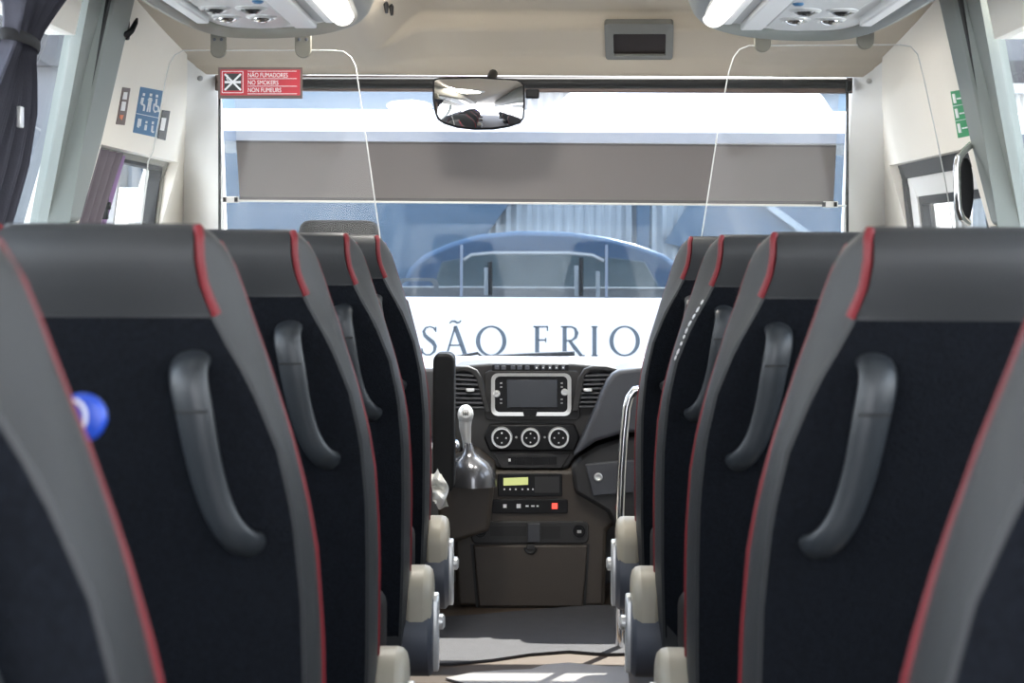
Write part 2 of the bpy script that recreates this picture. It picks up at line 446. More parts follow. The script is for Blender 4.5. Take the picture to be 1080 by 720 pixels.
def make_seat(name, s, label, group):
    """s=+1: the aisle lies on the +x side"""
    root = thing(name, label, 'seat', (0, 0, 0), group)
    ts = [0, .004, .012, .022, .035, .05, .07, .09, .1, .123, .15, .174, .21, .245, .28, .32, .37, .415, .46, .505, .55, .60, .66, .72, .78, .82]
    m = MB(); m.loft([seat_ring(t) for t in ts]); m.build('backrest', 'leather', root)
    # headrest cover: the band across the top of the back, a little proud
    m = MB()
    def hb(u, v):
        t = .006 + v * .090
        hr = lerp_table(HR, t) - .004; x = -hr + 2 * hr * u
        y = yr(t) + yoff(t) - .012 * (1 - (abs(x) / hr) ** 2) - .006 * math.sin(PI * min(1, v * .9 + .12)) - .003
        return Vector((x, y, TOP - t))
    m.grid(hb, 14, 10, (0, .02, 0)); m.build('headrest_cover', 'leather', root)
    m = MB()
    def fb(u, v):
        t = .100 + v * .70
        hr = lerp_table(HR, t) - .007; x = -hr + 2 * hr * u
        e = min(u, 1 - u, v * 2.2 + .03, (1 - v) * 2.2) * 12
        y = yr(t) - .012 * (1 - (abs(x) / hr) ** 2) - .004 * min(1, e) - .0015
        return Vector((x, y, TOP - t))
    m.grid(fb, 16, 24, (0, .012, 0)); m.build('back_panel', 'fabric', root)
    for q in (1, -1):
        m = MB()
        m.tube([Vector((q * (lerp_table(HR, t) + .001), yr(t) + yoff(t) + .000, TOP - t)) for t in (.004, .012, .02, .035, .05, .065, .08, .097)], .0056, 8)
        m.build('headrest_piping', 'piping', root, label='short red piping on the headrest edge')
        m = MB()
        m.tube([Vector((q * (lerp_table(HF, t) - .0006 - .0042 * (1 - sstep(.18, .30, t))), yr(t) + yoff(t) + lerp_table(DD, t) - .008 + .006 * (1 - sstep(.18, .30, t)), TOP - t)) for t in [.02 + .027 * k for k in range(29)]], .0042, 8)
        m.build('side_piping', 'piping', root, label='long red piping down the bolster edge')
    # grab handle
    keys = [(.100, .145, .001), (.1005, .152, -.026), (.102, .168, -.036), (.108, .196, -.042), (.113, .23, -.043), (.118, .262, -.042), (.128, .302, -.040), (.140, .327, -.038), (.153, .343, -.030), (.160, .350, .0)]
    m = MB()
    path = [Vector((s * x, yr(t) + dy - .006, TOP - t)) for x, t, dy in keys]
    fine = []
    for a, b in zip(path, path[1:]):
        for k in range(3): fine.append(a.lerp(b, k / 3))
    fine.append(path[-1])
    n = len(fine)
    for _ in range(3): fine = [fine[0]] + [(fine[i - 1] + fine[i] * 2 + fine[i + 1]) / 4 for i in range(1, n - 1)] + [fine[-1]]
    rad = [.0205 - .0035 * sstep(.15, .8, i / (n - 1)) for i in range(n)]
    m.tube(fine, [r * .62 for r in rad], 14, flat=1.6, up=(0, -1, .001)); h = m.build('grab_handle', 'handle', root)
    m = MB(); m.tube([fine[9] + Vector((-s * .017, -.0125, 0)), fine[9] + Vector((0, -.0155, 0)), fine[9] + Vector((s * .017, -.0125, 0))], .0012, 6); m.build('handle_seam', 'seal', h)
    # cushion
    m = MB()
    rg = []
    for y, w, z0, z1 in ((.225, .19, .36, .42), (.23, .205, .345, .438), (.26, .21, .33, .447), (.40, .21, .33, .45), (.46, .21, .33, .452), (.482, .206, .34, .44), (.49, .19, .36, .42)):
        rg.append([Vector((x, y, z)) for x, z in rrect(-w, w, z0, z1, .028, 4)])
    m.loft(rg); m.build('seat_cushion', 'dark_leather', root)
    m = MB()
    for x in (-.12, .12):
        m.box((x, .36, .165), (.05, .24, .33))
    m.box((0, .36, .31), (.34, .24, .04)); m.box((0, .35, .02), (.34, .26, .04)); m.build('seat_base', 'hinge', root, bevel=.008)
    # recliner hinge by the aisle
    def yz(pts, x0, x1):
        return [Vector((s * x0, y, z)) for y, z in pts], Vector((s * (x1 - x0), 0, 0))
    cap = [(.185, .24), (.185, .335)] + [(.255 - .07 * math.cos(a), .335 + .06 * math.sin(a)) for a in [PI * k / 10 for k in range(1, 10)]] + [(.325, .335), (.325, .24)]
    m = MB(); m.prism(*yz(cap, .200, .262)); hc = m.build('hinge_cover', 'cream', root, bevel=.018, seg=3, label='cream plastic hinge cover')
    m = MB(); m.lathe(Vector((s * .200, .26, .255)), (s, 0, 0), [(0, .085), (.055, .085), (.064, .075), (.064, .0)], 24); m.build('hinge_disc', 'hinge', hc)
    lv = [(y + .02, z - .022) for y, z in [(.215, .215), (.215, .345), (.222, .358), (.235, .363), (.248, .358), (.255, .345), (.255, .215), (.248, .202), (.222, .202)]]
    m = MB(); m.prism(*yz(lv, .260, .274)); m.build('recline_lever', 'silver', hc, bevel=.004, label='silver recline lever')
    m = MB(); m.lathe(Vector((s * .262, .255, .28)), (s, 0, 0), [(0, .016), (.02, .016), (.024, .01)], 14); m.build('hinge_bolt', 'silver', hc)
    return root

rowsY = [1.02, 1.80, 2.52, 3.23, 3.87]
SL = ['coach seat nearest the camera on the left, cut off by the photo edge',
      'coach seat second from the camera on the left, full curved handle on black back',
      'coach seat third from the camera on the left, red piped headrest',
      'coach seat fourth from the camera on the left, slim handle partly hidden',
      'coach seat furthest forward on the left, just behind the driver seat']
SR = ['coach seat nearest the camera on the right, red piping along the photo edge',
      'coach seat second from the camera on the right, whole grey headrest and curved handle',
      'coach seat third from the camera on the right, slim handle on black back',
      'coach seat fourth from the camera on the right, pale scuffs along its worn edge',
      'coach seat furthest forward on the right, beside the steel grab rail']
XC = .464
ls = make_seat('coach_seat', 1, SL[0], 'coach seats on the left of the aisle')
rs = make_seat('coach_seat', -1, SR[0], 'coach seats on the right of the aisle')
ls.location = (-XC, rowsY[0], 0); rs.location = (XC, rowsY[0], 0)
for k in range(1, 5):
    copy_thing(ls, (-XC, rowsY[k], 0), SL[k]); c_ = copy_thing(rs, (XC, rowsY[k], 0), SR[k])
    if k == 3:   # the worn edge of the fourth right-hand seat
        m = MB(); rr_ = random.Random(3)
        for q in range(9):
            t0 = .125 + q * .0135; t1 = t0 + .007 + .006 * rr_.random()
            m.tube([Vector((XC - lerp_table(HR, t_) - .0008, rowsY[3] + yr(t_) + .004, TOP - t_)) for t_ in (t0, (t0 + t1) / 2, t1)], [.0012, .0022, .0010], 6)
        m.build('scuffed_edge', 'icon', c_, label='pale scuff marks along the worn edge')

# driver's seat
DX, DY = -.512, 4.44
t = thing('driver_seat', 'black driver seat with separate headrest and raised armrest, behind the gear lever', 'seat', (DX, DY, 0))
def slab(rows, r, name, mt, par, **kw):
    m = MB(); rg = []
    for z, w, y0, y1 in rows:
        ring = []
        for x, y in rrect(-w, w, y0, y1, min(r, (y1 - y0) * .45), 5): ring.append(Vector((DX + x, DY + y, z)))
        rg.append(ring)
    m.loft(rg); return m.build(name, mt, par, **kw)
slab([(1.112, .075, .03, .06), (1.108, .092, .015, .075), (1.098, .10, .005, .09), (1.06, .112, 0, .095), (.99, .115, .005, .095), (.97, .11, .015, .085), (.96, .09, .03, .07)], .03, 'headrest', 'dark_leather', t)
m = MB()
for x in (-.05, .05): m.tube([(DX + x, DY + .05, .98), (DX + x, DY + .055, .90)], .007, 8)
m.build('headrest_post', 'chrome', t)
slab([(.94, .11, .03, .08), (.93, .15, .015, .1), (.90, .18, .01, .12), (.80, .205, .02, .14), (.6, .225, .05, .17), (.45, .235, .08, .20), (.33, .23, .10, .21)], .04, 'backrest', 'dark_leather', t)
slab([(.50, .20, .16, .52), (.49, .235, .14, .56), (.42, .24, .12, .58), (.37, .235, .13, .57)], .05, 'seat_cushion', 'dark_leather', t)
slab([(.38, .16, .16, .46), (.03, .16, .16, .46), (.0, .18, .14, .48)], .02, 'seat_base', 'hinge', t)
m = MB(); ax = P(469, 440, DY + .10).x
pr = rrect(ax - .028, ax + .028, P(469, 516, DY + .1).z, P(469, 371, DY + .1).z, .02, 5)
m.prism([Vector((x, DY + .03, z)) for x, z in pr], (0, .10, 0)); m.build('armrest', 'dark_leather', t, bevel=.008)

# steel rail in front of the right-hand seat
m = MB()
Y = 4.43
pts = [P(669, 412, Y), P(664, 419, Y), P(661, 430, Y), P(658, 460, Y), P(655.5, 500, Y), P(654, 540, Y), Vector((P(654, 540, Y).x, Y, .3)), Vector((P(654, 540, Y).x, Y, 0))]
pts = [pts[0] + Vector((.15, 0, .012)), pts[0] + Vector((.05, 0, .010))] + pts
m.tube(pts, .0115, 12)
e = pts[0]; m.tube([e, e + Vector((.03, 0, -.02)), Vector((e.x + .06, Y, e.z - .06)), Vector((e.x + .06, Y, 0))], .0115, 12)
tag(m.build('grab_rail', 'chrome'), 'bent chrome grab rail standing in front of the foremost right seat', 'rail')

# ------------------------------------------------------------------ luggage racks with the service panels
RZ = 1.538
def rack_outline(s):
    right = s > 0
    k = 1.056
    inner = .322 if not right else .308
    outl = [(inner, .9), (inner, 2.2), (inner, 3.1), (inner + .006, 3.34), (inner + .022, 3.50), (inner + .055, 3.62), (inner + .11, 3.73), (inner + .18, 3.80), (inner + .26, 3.838), (.65, 3.838), (.705, 3.81), (.735, 3.73), (.750, 3.58), (.754, 3.42), (.756, 3.2), (.756, 2.2), (.756, .9)]
    outl = [(x * k, y * k if y > 3 else y) for x, y in outl]
    for _ in range(2):
        new = [outl[0]]
        for a, b in zip(outl, outl[1:]):
            if a[1] < 3 and b[1] < 3: new.append(b); continue
            new += [(a[0] * .75 + b[0] * .25, a[1] * .75 + b[1] * .25), (a[0] * .25 + b[0] * .75, a[1] * .25 + b[1] * .75)]
        if new[-1] != outl[-1]: new.append(outl[-1])
        outl = new
    return [Vector((s * x, y, 0)) for x, y in outl]
def rack(s, label, rimmat):
    root = thing('luggage_rack', label, 'luggage rack', (s * .6, 2.4, RZ), 'luggage racks')
    ol = rack_outline(s); n = len(ol)
    cen = Vector((s * .6, 3.2, 0))
    prof = [(-.042, .022), (-.034, .004), (-.020, -.004), (-.006, .000), (.006, .012), (.016, .035), (.020, .07), (.012, .13), (-.01, .20), (-.05, .27)]
    rings = []
    for dd, dz in prof:
        r = []
        for i, p in enumerate(ol):
            t = (ol[min(i + 1, n - 1)] - ol[max(i - 1, 0)]).normalized()
            nrm = Vector((t.y, -t.x, 0))
            if nrm.dot(p - Vector((s * .6, min(p.y, 3.3), 0))) < 0: nrm = -nrm
            q = p + nrm * dd; q.z = RZ + dz; r.append(q)
        rings.append(r)
    m = MB(); m.loft(rings, cap=False, closed=False)
    o = m.build('rack_shell', rimmat, root)
    sd = o.modifiers.new('thick', 'SOLIDIFY'); sd.thickness = .006; sd.offset = -1
    # underside plate
    m = MB(); pts = []
    for i, p in enumerate(ol):
        t = (ol[min(i + 1, n - 1)] - ol[max(i - 1, 0)]).normalized(); nrm = Vector((t.y, -t.x, 0))
        if nrm.dot(p - Vector((s * .6, min(p.y, 3.3), 0))) < 0: nrm = -nrm
        q = p - nrm * .038; q.z = RZ + .018; pts.append(q)
    m.prism(pts, (0, 0, .015)); m.build('underside_panel', 'rack_white', root, smooth=False)
    off = 0.0 if s < 0 else -.028
    def strip(name, x, w, z0, z1, y1, mt, bev=.004, lab=None):
        m = MB(); m.box((s * (x + off), (1.0 + y1) / 2, RZ + (z0 + z1) / 2), (w, y1 - 1.0, z1 - z0)); return m.build(name, mt, root, bevel=bev, label=lab)
    strip('panel_bar', .515, .050, -.004, .022, 3.84, 'rack_white')
    strip('panel_groove', .476, .026, .006, .022, 3.80, 'rack_grey')
    strip('panel_bar', .452, .020, -.002, .022, 3.76, 'rack_white')
    m = MB(); xt = s * (.412 + off)
    m.lathe(Vector((xt, 1.0, RZ + .004)), (0, 1, 0), [(0, .027), (2.62, .027), (2.66, .025), (2.685, .016), (2.695, .004)], 18)
    m.build('tube_lamp', 'tube', root)
    # raised service plate with two reading lamps and two air nozzles
    m = MB()
    pl = [Vector((s * (x + off), y, RZ + .018)) for x, y in ((.550, 3.2), (.550, 3.85), (.575, 3.91), (.635, 3.93), (.685, 3.91), (.708, 3.85), (.708, 3.2))]
    m.prism(pl, (0, 0, -.012)); m.build('service_plate', 'silver_plate', root, bevel=.004)
    for yy, nm, mt in ((3.58, 'reading_lamp', 'lens'), (3.72, 'air_nozzle', 'silver')):
        for xx in (.595, .672):
            m = MB(); c = Vector((s * (xx + off), yy, RZ + .008))
            m.lathe(c, (0, 0, -1), [(-.004, .034), (.004, .034), (.008, .028), (.004, .024), (.001, .02)], 20)
            p = m.build(nm, 'silver', root)
            m = MB()
            m.ball(c + Vector((0, 0, -.002)), (.024, .024, .014), 2); m.build('lens' if nm == 'reading_lamp' else 'nozzle_ball', 'lens' if nm == 'reading_lamp' else 'chrome', p)
    m = MB(); m.lathe(Vector((s * (.565 + off), 3.48, RZ + .008)), (0, 0, -1), [(-.004, .012), (.004, .012), (.007, .008)], 14)
    m.build('call_button', 'blue_sign', root)
    # outer plain bar
    strip('panel_bar', .735 - off * .9, .028, -.002, .022, 3.78, 'rack_white')
    return root
M['silver_plate'] = mat('silver_plate', (.62, .62, .61), .35, metal=.35)
M['rim_right'] = mat('grey_taupe_plastic', (.21, .22, .205), .5)
rack(-1, 'overhead rack on the left, above the red no-smoking sign', 'rim')
rack(1, 'overhead rack on the right, nearest the clock on the header', 'rim_right')

# ------------------------------------------------------------------ acrylic screens
YA = 4.062
def smooth_poly(pts, it=2):
    return pts
def acrylic(label, outline, tabs):
    c = P(sum(p[0] for p in outline) / len(outline), 60, YA)
    root = thing('acrylic_screen', label, 'screen', (c.x, YA, c.z), 'clear acrylic screens')
    pts = [P(x, y, YA) for x, y in outline]
    m = MB(); m.prism(pts, (0, .005, 0)); m.build('screen_sheet', 'acrylic', root, smooth=False)
    cen = sum(pts, Vector()) / len(pts)
    m = MB(); m.tube([p + Vector((0, .0025, 0)) for p in pts], .0015, 6); m.build('polished_edge', 'edge', root)
    for x0, x1, y0, y1 in tabs:
        m = MB()
        a = P(x0, y0, YA - .006); b = P(x1, y1, YA - .006); w = (b.x - a.x) / 2; cx = (a.x + b.x) / 2
        out = [Vector((a.x, YA - .007, a.z + .012)), Vector((b.x, YA - .007, a.z + .012))] + [Vector((cx + w * math.cos(q), YA - .007, b.z + w + -w * math.sin(q))) for q in [PI * k / 10 for k in range(11)]]
        m.prism(out, (0, .016, 0)); tb = m.build('mounting_tab', 'clip', root, bevel=.002)
        m = MB()
        for dx in (-.45, .45): m.lathe(Vector((cx + dx * w, YA - .0075, a.z - .006)), (0, -1, 0), [(0, .004), (.002, .004), (.003, .002)], 10)
        m.build('screw', 'hinge', tb)
acrylic('clear acrylic screen on the left behind the driver, with the red sign stuck on it',
        [(140, 335), (145, 280), (149, 236), (156, 170), (161, 160), (166, 133), (174, 85), (178, 68), (184, 58), (193, 53), (350, 53), (362, 54), (370, 60), (375, 70), (378, 90), (388, 160), (400, 245), (411, 335)],
        ((222, 238, 39, 61), (311, 328, 39, 61)))
acrylic('clear acrylic screen on the right, in front of the passenger door window',
        [(728, 335), (740, 250), (750, 185), (760, 120), (769, 75), (774, 60), (780, 52), (790, 48), (950, 47), (961, 49), (968, 57), (974, 80), (986, 135), (997, 190), (1006, 245), (1018, 335)],
        ((796, 813, 34, 55), (904, 922, 32, 52)))

# red no-smoking sign on the left screen
def rect_px(m, x0, y0, x1, y1, Y, th=.001):
    m.prism([P(x0, y0, Y), P(x1, y0, Y), P(x1, y1, Y), P(x0, y1, Y)], (0, th, 0))
def text(name, s, px, py, pxh, Y, mt, parent, width=None, normal_rot=None):
    """printed sans lettering from Blender's built-in font, meshed"""
    cu = bpy.data.curves.new(name, 'FONT'); cu.body = s; cu.extrude = .0002
    o = bpy.data.objects.new(name, cu); COL.objects.link(o)
    dg = bpy.context.evaluated_depsgraph_get(); me = bpy.data.meshes.new_from_object(o.evaluated_get(dg))
    bpy.data.objects.remove(o)
    xs = [v.co.x for v in me.vertices]; yv = [v.co.y for v in me.vertices if True]
    h = .69
    sc = pxh / F * Y / h
    sx = (width / F * Y) / (max(xs) - min(xs)) if width else sc
    o0 = P(px, py, Y); x0 = min(xs)
    for v in me.vertices:
        q = v.co.copy(); v.co = Vector((o0.x + (q.x - x0) * sx, Y - q.z, o0.z + q.y * sc))
    me.materials.clear(); me.materials.append(M[mt])
    o = bpy.data.objects.new(name, me); COL.objects.link(o)
    if parent: o.parent = parent; o.location = -world_loc(parent)
    return o
YS = YA - .004
c = P(274, 87, YS)
t = thing('no_smoking_sign', 'red three-language no-smoking sign at the top left of the windscreen', 'sign', c)
m = MB(); rect_px(m, 230, 71, 319, 104, YS, .0025); m.build('sign_plate', 'sign_brown', t, smooth=False)
m = MB(); rect_px(m, 232.5, 73.5, 316.5, 100.5, YS - .0006, .0006); m.build('red_field', 'red_sign', t, smooth=False)
m = MB()
def frame_px(m, x0, y0, x1, y1, w, Y, th=.0006):
    rect_px(m, x0, y0, x1, y0 + w, Y, th); rect_px(m, x0, y1 - w, x1, y1, Y, th); rect_px(m, x0, y0, x0 + w, y1, Y, th); rect_px(m, x1 - w, y0, x1, y1, Y, th)
frame_px(m, 234, 75, 256.5, 98, .6, YS - .0012)
for y in (74.8, 82.6, 90.6, 98.6): rect_px(m, 261, y, 313, y + .5, YS - .0012, .0006)
m.build('border_lines', 'icon', t, smooth=False)
m = MB(); rect_px(m, 236.5, 77.5, 254.5, 95.5, YS - .0012, .0006); m.build('pictogram_ground', 'black_print', t, smooth=False)
m = MB()
def stroke2(m, pts, w, Y, th=.0005):
    """flat stroke through pixel points, w = width(s) in pixels"""
    n = len(pts); ws_ = w if isinstance(w, (list, tuple)) else [w] * n
    L, R_ = [], []
    for i in range(n):
        a = Vector(pts[max(i - 1, 0)]); b = Vector(pts[min(i + 1, n - 1)]); d = (b - a).normalized(); nn = Vector((-d.y, d.x)) * ws_[i] / 2
        q = Vector(pts[i]); L.append(q + nn); R_.append(q - nn)
    for i in range(n - 1):
        m.prism([P(p[0], p[1], Y) for p in (L[i], L[i + 1], R_[i + 1], R_[i])], (0, th, 0))
stroke2(m, [(237, 78), (254, 95)], 2.0, YS - .0018); stroke2(m, [(254, 78), (237, 95)], 2.0, YS - .0024)
stroke2(m, [(237, 86.6), (254, 86.6)], 2.4, YS - .003); stroke2(m, [(240, 79), (239, 83), (241, 85)], 1., YS - .0018)
m.build('crossed_cigarette', 'icon', t, smooth=False)
for s_, y, w in (('NÃO FUMADORES', 81.3, 42), ('NO SMOKERS', 89.2, 32), ('NON FUMEURS', 97.1, 35)):
    text('lettering', s_, 261.5, y, 4.6, YS - .0013, 'icon', t, width=w)

# ------------------------------------------------------------------ stickers on the cab panels
def wall_plate(px4, inset=.0015):
    return [wall_hit(x, y, inset) for x, y in px4]
def plate(name, px4, mt, inset=.0, par=None, th=.0016, lab=None):
    m = MB(); pts = wall_plate(px4, inset); sd = -1 if pts[0].x > 0 else 1
    m.prism(pts, (sd * th, 0, 0)); return m.build(name, mt, par, smooth=False, label=lab)
t = plate('safety_sticker', [(129, 92), (137, 93), (131, 132), (122, 131)], 'sign_brown')
tag(t, 'narrow brown sticker with three white pictograms, beside the blue sticker', 'sticker')
plate('pictogram', [(130.5, 97), (134, 97.3), (133, 105), (129, 104.5)], 'icon', .0017, t)
plate('pictogram', [(128.5, 107), (132.5, 107.4), (131, 117), (127, 116.5)], 'icon', .0017, t)
plate('pictogram', [(126.5, 121), (130, 121.3), (128, 126.5), (126, 124)], 'orange', .0017, t, lab='small orange triangle pictogram')
t = plate('priority_sticker', [(148, 91.5), (172, 96), (165, 145), (140, 139.5)], 'blue_sign')
tag(t, 'blue sticker with two rows of white priority seat pictograms on left panel', 'sticker')
def sp(u, v):  # position on the blue sticker
    a = Vector((148, 91.5)).lerp(Vector((172, 96)), u); b = Vector((140, 139.5)).lerp(Vector((165, 145)), u); return tuple(a.lerp(b, v))
def pict(strokes, name='pictogram'):
    m = MB()
    for pts, w in strokes:
        for a, b in zip(pts, pts[1:]):
            A, B = Vector(sp(*a)), Vector(sp(*b)); d = (B - A).normalized(); nn = Vector((-d.y, d.x)) * w / 2
            q = wall_plate([A + nn, B + nn, B - nn, A - nn], .0017); m.prism(q, (.0008, 0, 0))
    m.build(name, 'icon', t, smooth=False)
pict([(((.20, .12), (.20, .18)), 2.2), (((.18, .22), (.16, .36)), 2.6), (((.16, .36), (.30, .38), (.30, .50)), 1.8)])
pict([(((.50, .10), (.50, .16)), 2.4), (((.50, .19), (.50, .38)), 3.4), (((.46, .38), (.45, .50)), 1.5), (((.54, .38), (.55, .50)), 1.5), (((.40, .24), (.60, .24)), 1.4)])
pict([(((.76, .10), (.77, .16)), 2.2), (((.77, .19), (.78, .34), (.90, .35), (.93, .46)), 1.7), (((.70, .30), (.70, .42), (.78, .48), (.86, .44)), 1.3)])
pict([(((.16, .68), (.16, .86), (.22, .86)), 1.6), (((.24, .68), (.24, .84)), 1.6)])
pict([(((.49, .70), (.49, .75)), 2.0), (((.49, .78), (.49, .90)), 2.4)])
pict([(((.76, .68), (.76, .74)), 2.0), (((.76, .77), (.77, .90), (.86, .90)), 1.8)])
m = MB(); q = wall_plate([sp(.02, .575), sp(.98, .575), sp(.98, .59), sp(.02, .59)], .0017); m.prism(q, (.0008, 0, 0)); m.build('divider_line', 'icon', t, smooth=False)
t = plate('belt_sticker', [(171, 116), (179, 117), (174, 148), (166, 146)], 'black_print', .002)
tag(t, 'small black sticker overlapping the right edge of the blue sticker', 'sticker')
plate('pictogram', [(170.5, 124), (175, 124.6), (172.5, 138), (168.5, 137)], 'icon', .004, t)
t = plate('exit_sticker', [(1003, 96.5), (1014.5, 94.5), (1024, 143), (1011, 145.5)], 'green_sign')
tag(t, 'green three-panel safety sticker on the right cab panel beside the pillar', 'sticker')
def gp(u, v):
    a = Vector((1003, 96.5)).lerp(Vector((1014.5, 94.5)), u); b = Vector((1011, 145.5)).lerp(Vector((1024, 143)), u); return a.lerp(b, v)
for k in range(3):
    v = .06 + k * .32
    plate('pictogram', [gp(.10, v), gp(.32, v), gp(.34, v + .2), gp(.12, v + .2)], 'icon', .0017, t)
    plate('caption_line', [gp(.45, v + .10), gp(.92, v + .10), gp(.92, v + .13), gp(.45, v + .13)], 'icon', .0017, t)
    if k: plate('divider_line', [gp(0.02, v - .07), gp(.98, v - .07), gp(.98, v - .06), gp(.02, v - .06)], 'icon', .0017, t)
t = plate('window_sticker', [(1051, 102), (1055, 101.5), (1059.5, 126), (1055, 127)], 'blue_sign', -.018)
tag(t, 'tiny blue sticker on the right side window glass', 'sticker')
plate('pictogram', [(1055, 117), (1057, 117), (1058, 122), (1056, 122)], 'icon', -.0162, t)

# coat hooks
t = thing('coat_hook', 'black coat hook high on the left cab panel', 'hook', wall_hit(133, 34))
m = MB(); a = wall_hit(133, 30, .0); m.box(wall_hit(133.5, 31, .005), (.012, .022, .05)); m.build('hook_plate', 'dash_black', t, bevel=.004)
m = MB(); b = wall_hit(133, 34, .012); m.tube([wall_hit(132, 36, .010), wall_hit(134, 36.5, .025), wall_hit(139, 32, .03), wall_hit(143, 24, .032), wall_hit(144.5, 20, .028)], [.008, .008, .007, .006, .003], 10); m.build('hook_arm', 'dash_black', t)
for k, (px, py) in enumerate(((406, 4), (411.5, 6.5))):
    h = ceil_hit(px, py); m = MB(); m.tube([h + Vector((0, 0, .004)), h + Vector((.004, -.012, -.004)), h + Vector((.006, -.018, -.026))], [.006, .007, .004], 8)
    tag(m.build('hook_pin', 'dash_black'), ['small black pin on the ceiling, left one of the close pair', 'small black pin on the ceiling, right one of the close pair'][k], 'hook', 'ceiling pins')
# panel bolts on the left panel
# ------------------------------------------------------------------ curtains
def curtain(name, label, edge, Ywall, side, mt, rows, folds, amp, tie=None):
    pass
# tied curtain at the left window
t = thing('window_curtain', 'dark grey tied-back curtain hanging at the left side window', 'curtain', (-1.0, 3.4, 1.45))
cz = [(1.70, 2.85, 3.50, .035), (1.60, 2.95, 3.40, .034), (1.54, 3.02, 3.335, .032), (1.48, 3.08, 3.28, .024), (1.44, 3.11, 3.255, .018), (1.405, 3.11, 3.255, .018), (1.36, 3.08, 3.30, .022), (1.30, 3.04, 3.345, .028), (1.20, 3.0, 3.385, .030), (1.10, 3.0, 3.385, .030), (.95, 3.0, 3.36, .03), (.86, 3.0, 3.36, .03)]
def cur(u, v):
    z = 1.70 - v * .84
    y0 = lerp_table(sorted((-a, b) for a, b, c_, d in cz), -z); y1 = lerp_table(sorted((-a, c_) for a, b, c_, d in cz), -z); am = lerp_table(sorted((-a, d) for a, b, c_, d in cz), -z)
    y = y0 + (y1 - y0) * u
    ph = u * 2 * PI * 6.5 + .8 * math.sin(3 * z + u * 4)
    x = -(WX(z) - .055) + am * math.sin(ph) * (.75 + .25 * math.sin(u * 9))
    return Vector((x, y + .006 * math.cos(ph * 1.0 + .7), z))
m = MB(); m.grid(cur, 130, 44, (.004, .002, 0)); m.build('cloth', 'curtain', t)
m = MB()
tz = 1.424; xw = -(WX(tz) - .055)
path = [Vector((xw + .030 * math.cos(a), 3.183 + .083 * math.sin(a), tz - .006 * math.sin(a))) for a in [2 * PI * k / 28 for k in range(29)]]
m.tube(path, [.011] * 29, 8, flat=.3, up=(0, 0, 1)); m.build('tie_band', 'black_cloth' if 'black_cloth' in M else 'seal', t)
m = MB(); m.box((-(WX(1.28) - .095), 3.20, 1.285), (.008, .022, .04)); m.build('band_buckle', 'silver', t, bevel=.002)
# cab curtain
t = thing('cab_curtain', 'mauve grey curtain gathered at the driver side window', 'curtain', (-1.1, 4.26, 1.1))
def cur2(u, v):
    z = 1.283 - v * .42
    y = 4.20 + .25 * u * (1 - .12 * math.sin(PI * v))
    ph = u * 2 * PI * 3.4 + .6
    return Vector((-(WX(z) + .028) + .016 * math.sin(ph), y, z))
m = MB(); m.grid(cur2, 90, 14, (.004, 0, 0)); m.build('cloth', 'curtain_in', t)
M['mauve'] = mat('mauve_lining', (.30, .20, .36), .9)
def cur3(u, v):
    z = 1.28 - v * .42
    return Vector((-(WX(z) + .036) + .010 * math.sin(u * 9), 4.455 + .07 * u, z))
m = MB(); m.grid(cur3, 16, 12, (.004, 0, 0)); m.build('lining', 'mauve', t, label='purple lining edge')
m = MB(); q = wall_hit(108, 217, -.03); m.box(q, (.03, .018, .07)); m.box(q + Vector((.012, 0, .0)), (.02, .012, .02))
tag(m.build('window_latch', 'seal', bevel=.003), 'small black latch on the rear jamb of the driver window', 'latch')

# chrome handle at the right cab window
hp = lambda x, y, i: wall_hit(x, y, i)
t = thing('entry_handle', 'chrome entry handle on a dark oval plate beside the right pillar', 'handle', wall_hit(1018, 200))
m = MB()
Yh = 4.02
ov = [P(1019 + 8.5 * math.cos(a), 200 + 34 * math.sin(a), Yh + .03) for a in [2 * PI * k / 28 for k in range(28)]]
m.prism(ov, (0, .02, 0)); m.build('handle_plate', 'dash_black', t, bevel=.004)
m = MB(); m.tube([P(1024, 153, Yh + .04), P(1017, 159, Yh), P(1011, 166, Yh - .02), P(1009, 176, Yh - .02), P(1009.5, 200, Yh - .02), P(1010.5, 220, Yh - .02), P(1014, 229, Yh - .01), P(1021, 235, Yh + .04)], .0085, 12); m.build('handle_bar', 'chrome', t)

# ------------------------------------------------------------------ mirror, clock, blind, wiper
YM = 4.72
t = thing('rear_view_mirror', 'wide black rear view mirror below the header', 'mirror', P(504, 108, YM))
def mirror_outline(g):
    pts = [(457 - g, 86), (459 - g, 83.5 - g), (463, 82.6 - g), (504, 81.6 - g), (545, 84 - g), (550 + g, 86 - g), (552.5 + g, 90), (553 + g, 108), (552 + g, 124), (548 + g, 129 + g), (536, 133 + g), (520, 135.5 + g), (500, 135.8 + g), (482, 133.8 + g), (468, 129.5 + g), (462 - g, 125 + g), (459 - g, 118), (457 - g, 104)]
    return pts
m = MB(); m.prism([P(x, y, YM) for x, y in mirror_outline(.8)], (0, .028, 0)); m.build('mirror_housing', 'dash_black', t, bevel=.004)
m = MB()
o2 = mirror_outline(-1.2); cx, cy = 504, 108
rg = []
for k in range(7):
    f = 1 - k / 6.0 * .98
    rg.append([P(cx + (x - cx) * f, cy + (y - cy) * f, YM - .002 - .012 * (1 - f * f)) for x, y in o2])
rg.insert(0, [P(x, y, YM + .004) for x, y in o2])
m.loft(rg); m.build('mirror_glass', 'mirror', t)
m = MB(); m.tube([P(514, 100, YM + .03), P(518, 84, YM + .10), P(520, 78, YM + .19)], .014, 10); m.build('mirror_stalk', 'dash_black', t)
m = MB(); m.box(P(561.5, 99, 4.93), (.040, .03, .026))
tag(m.build('sensor_mount', 'dash_black', bevel=.004), 'small dark sensor box behind the right end of the mirror', 'sensor')

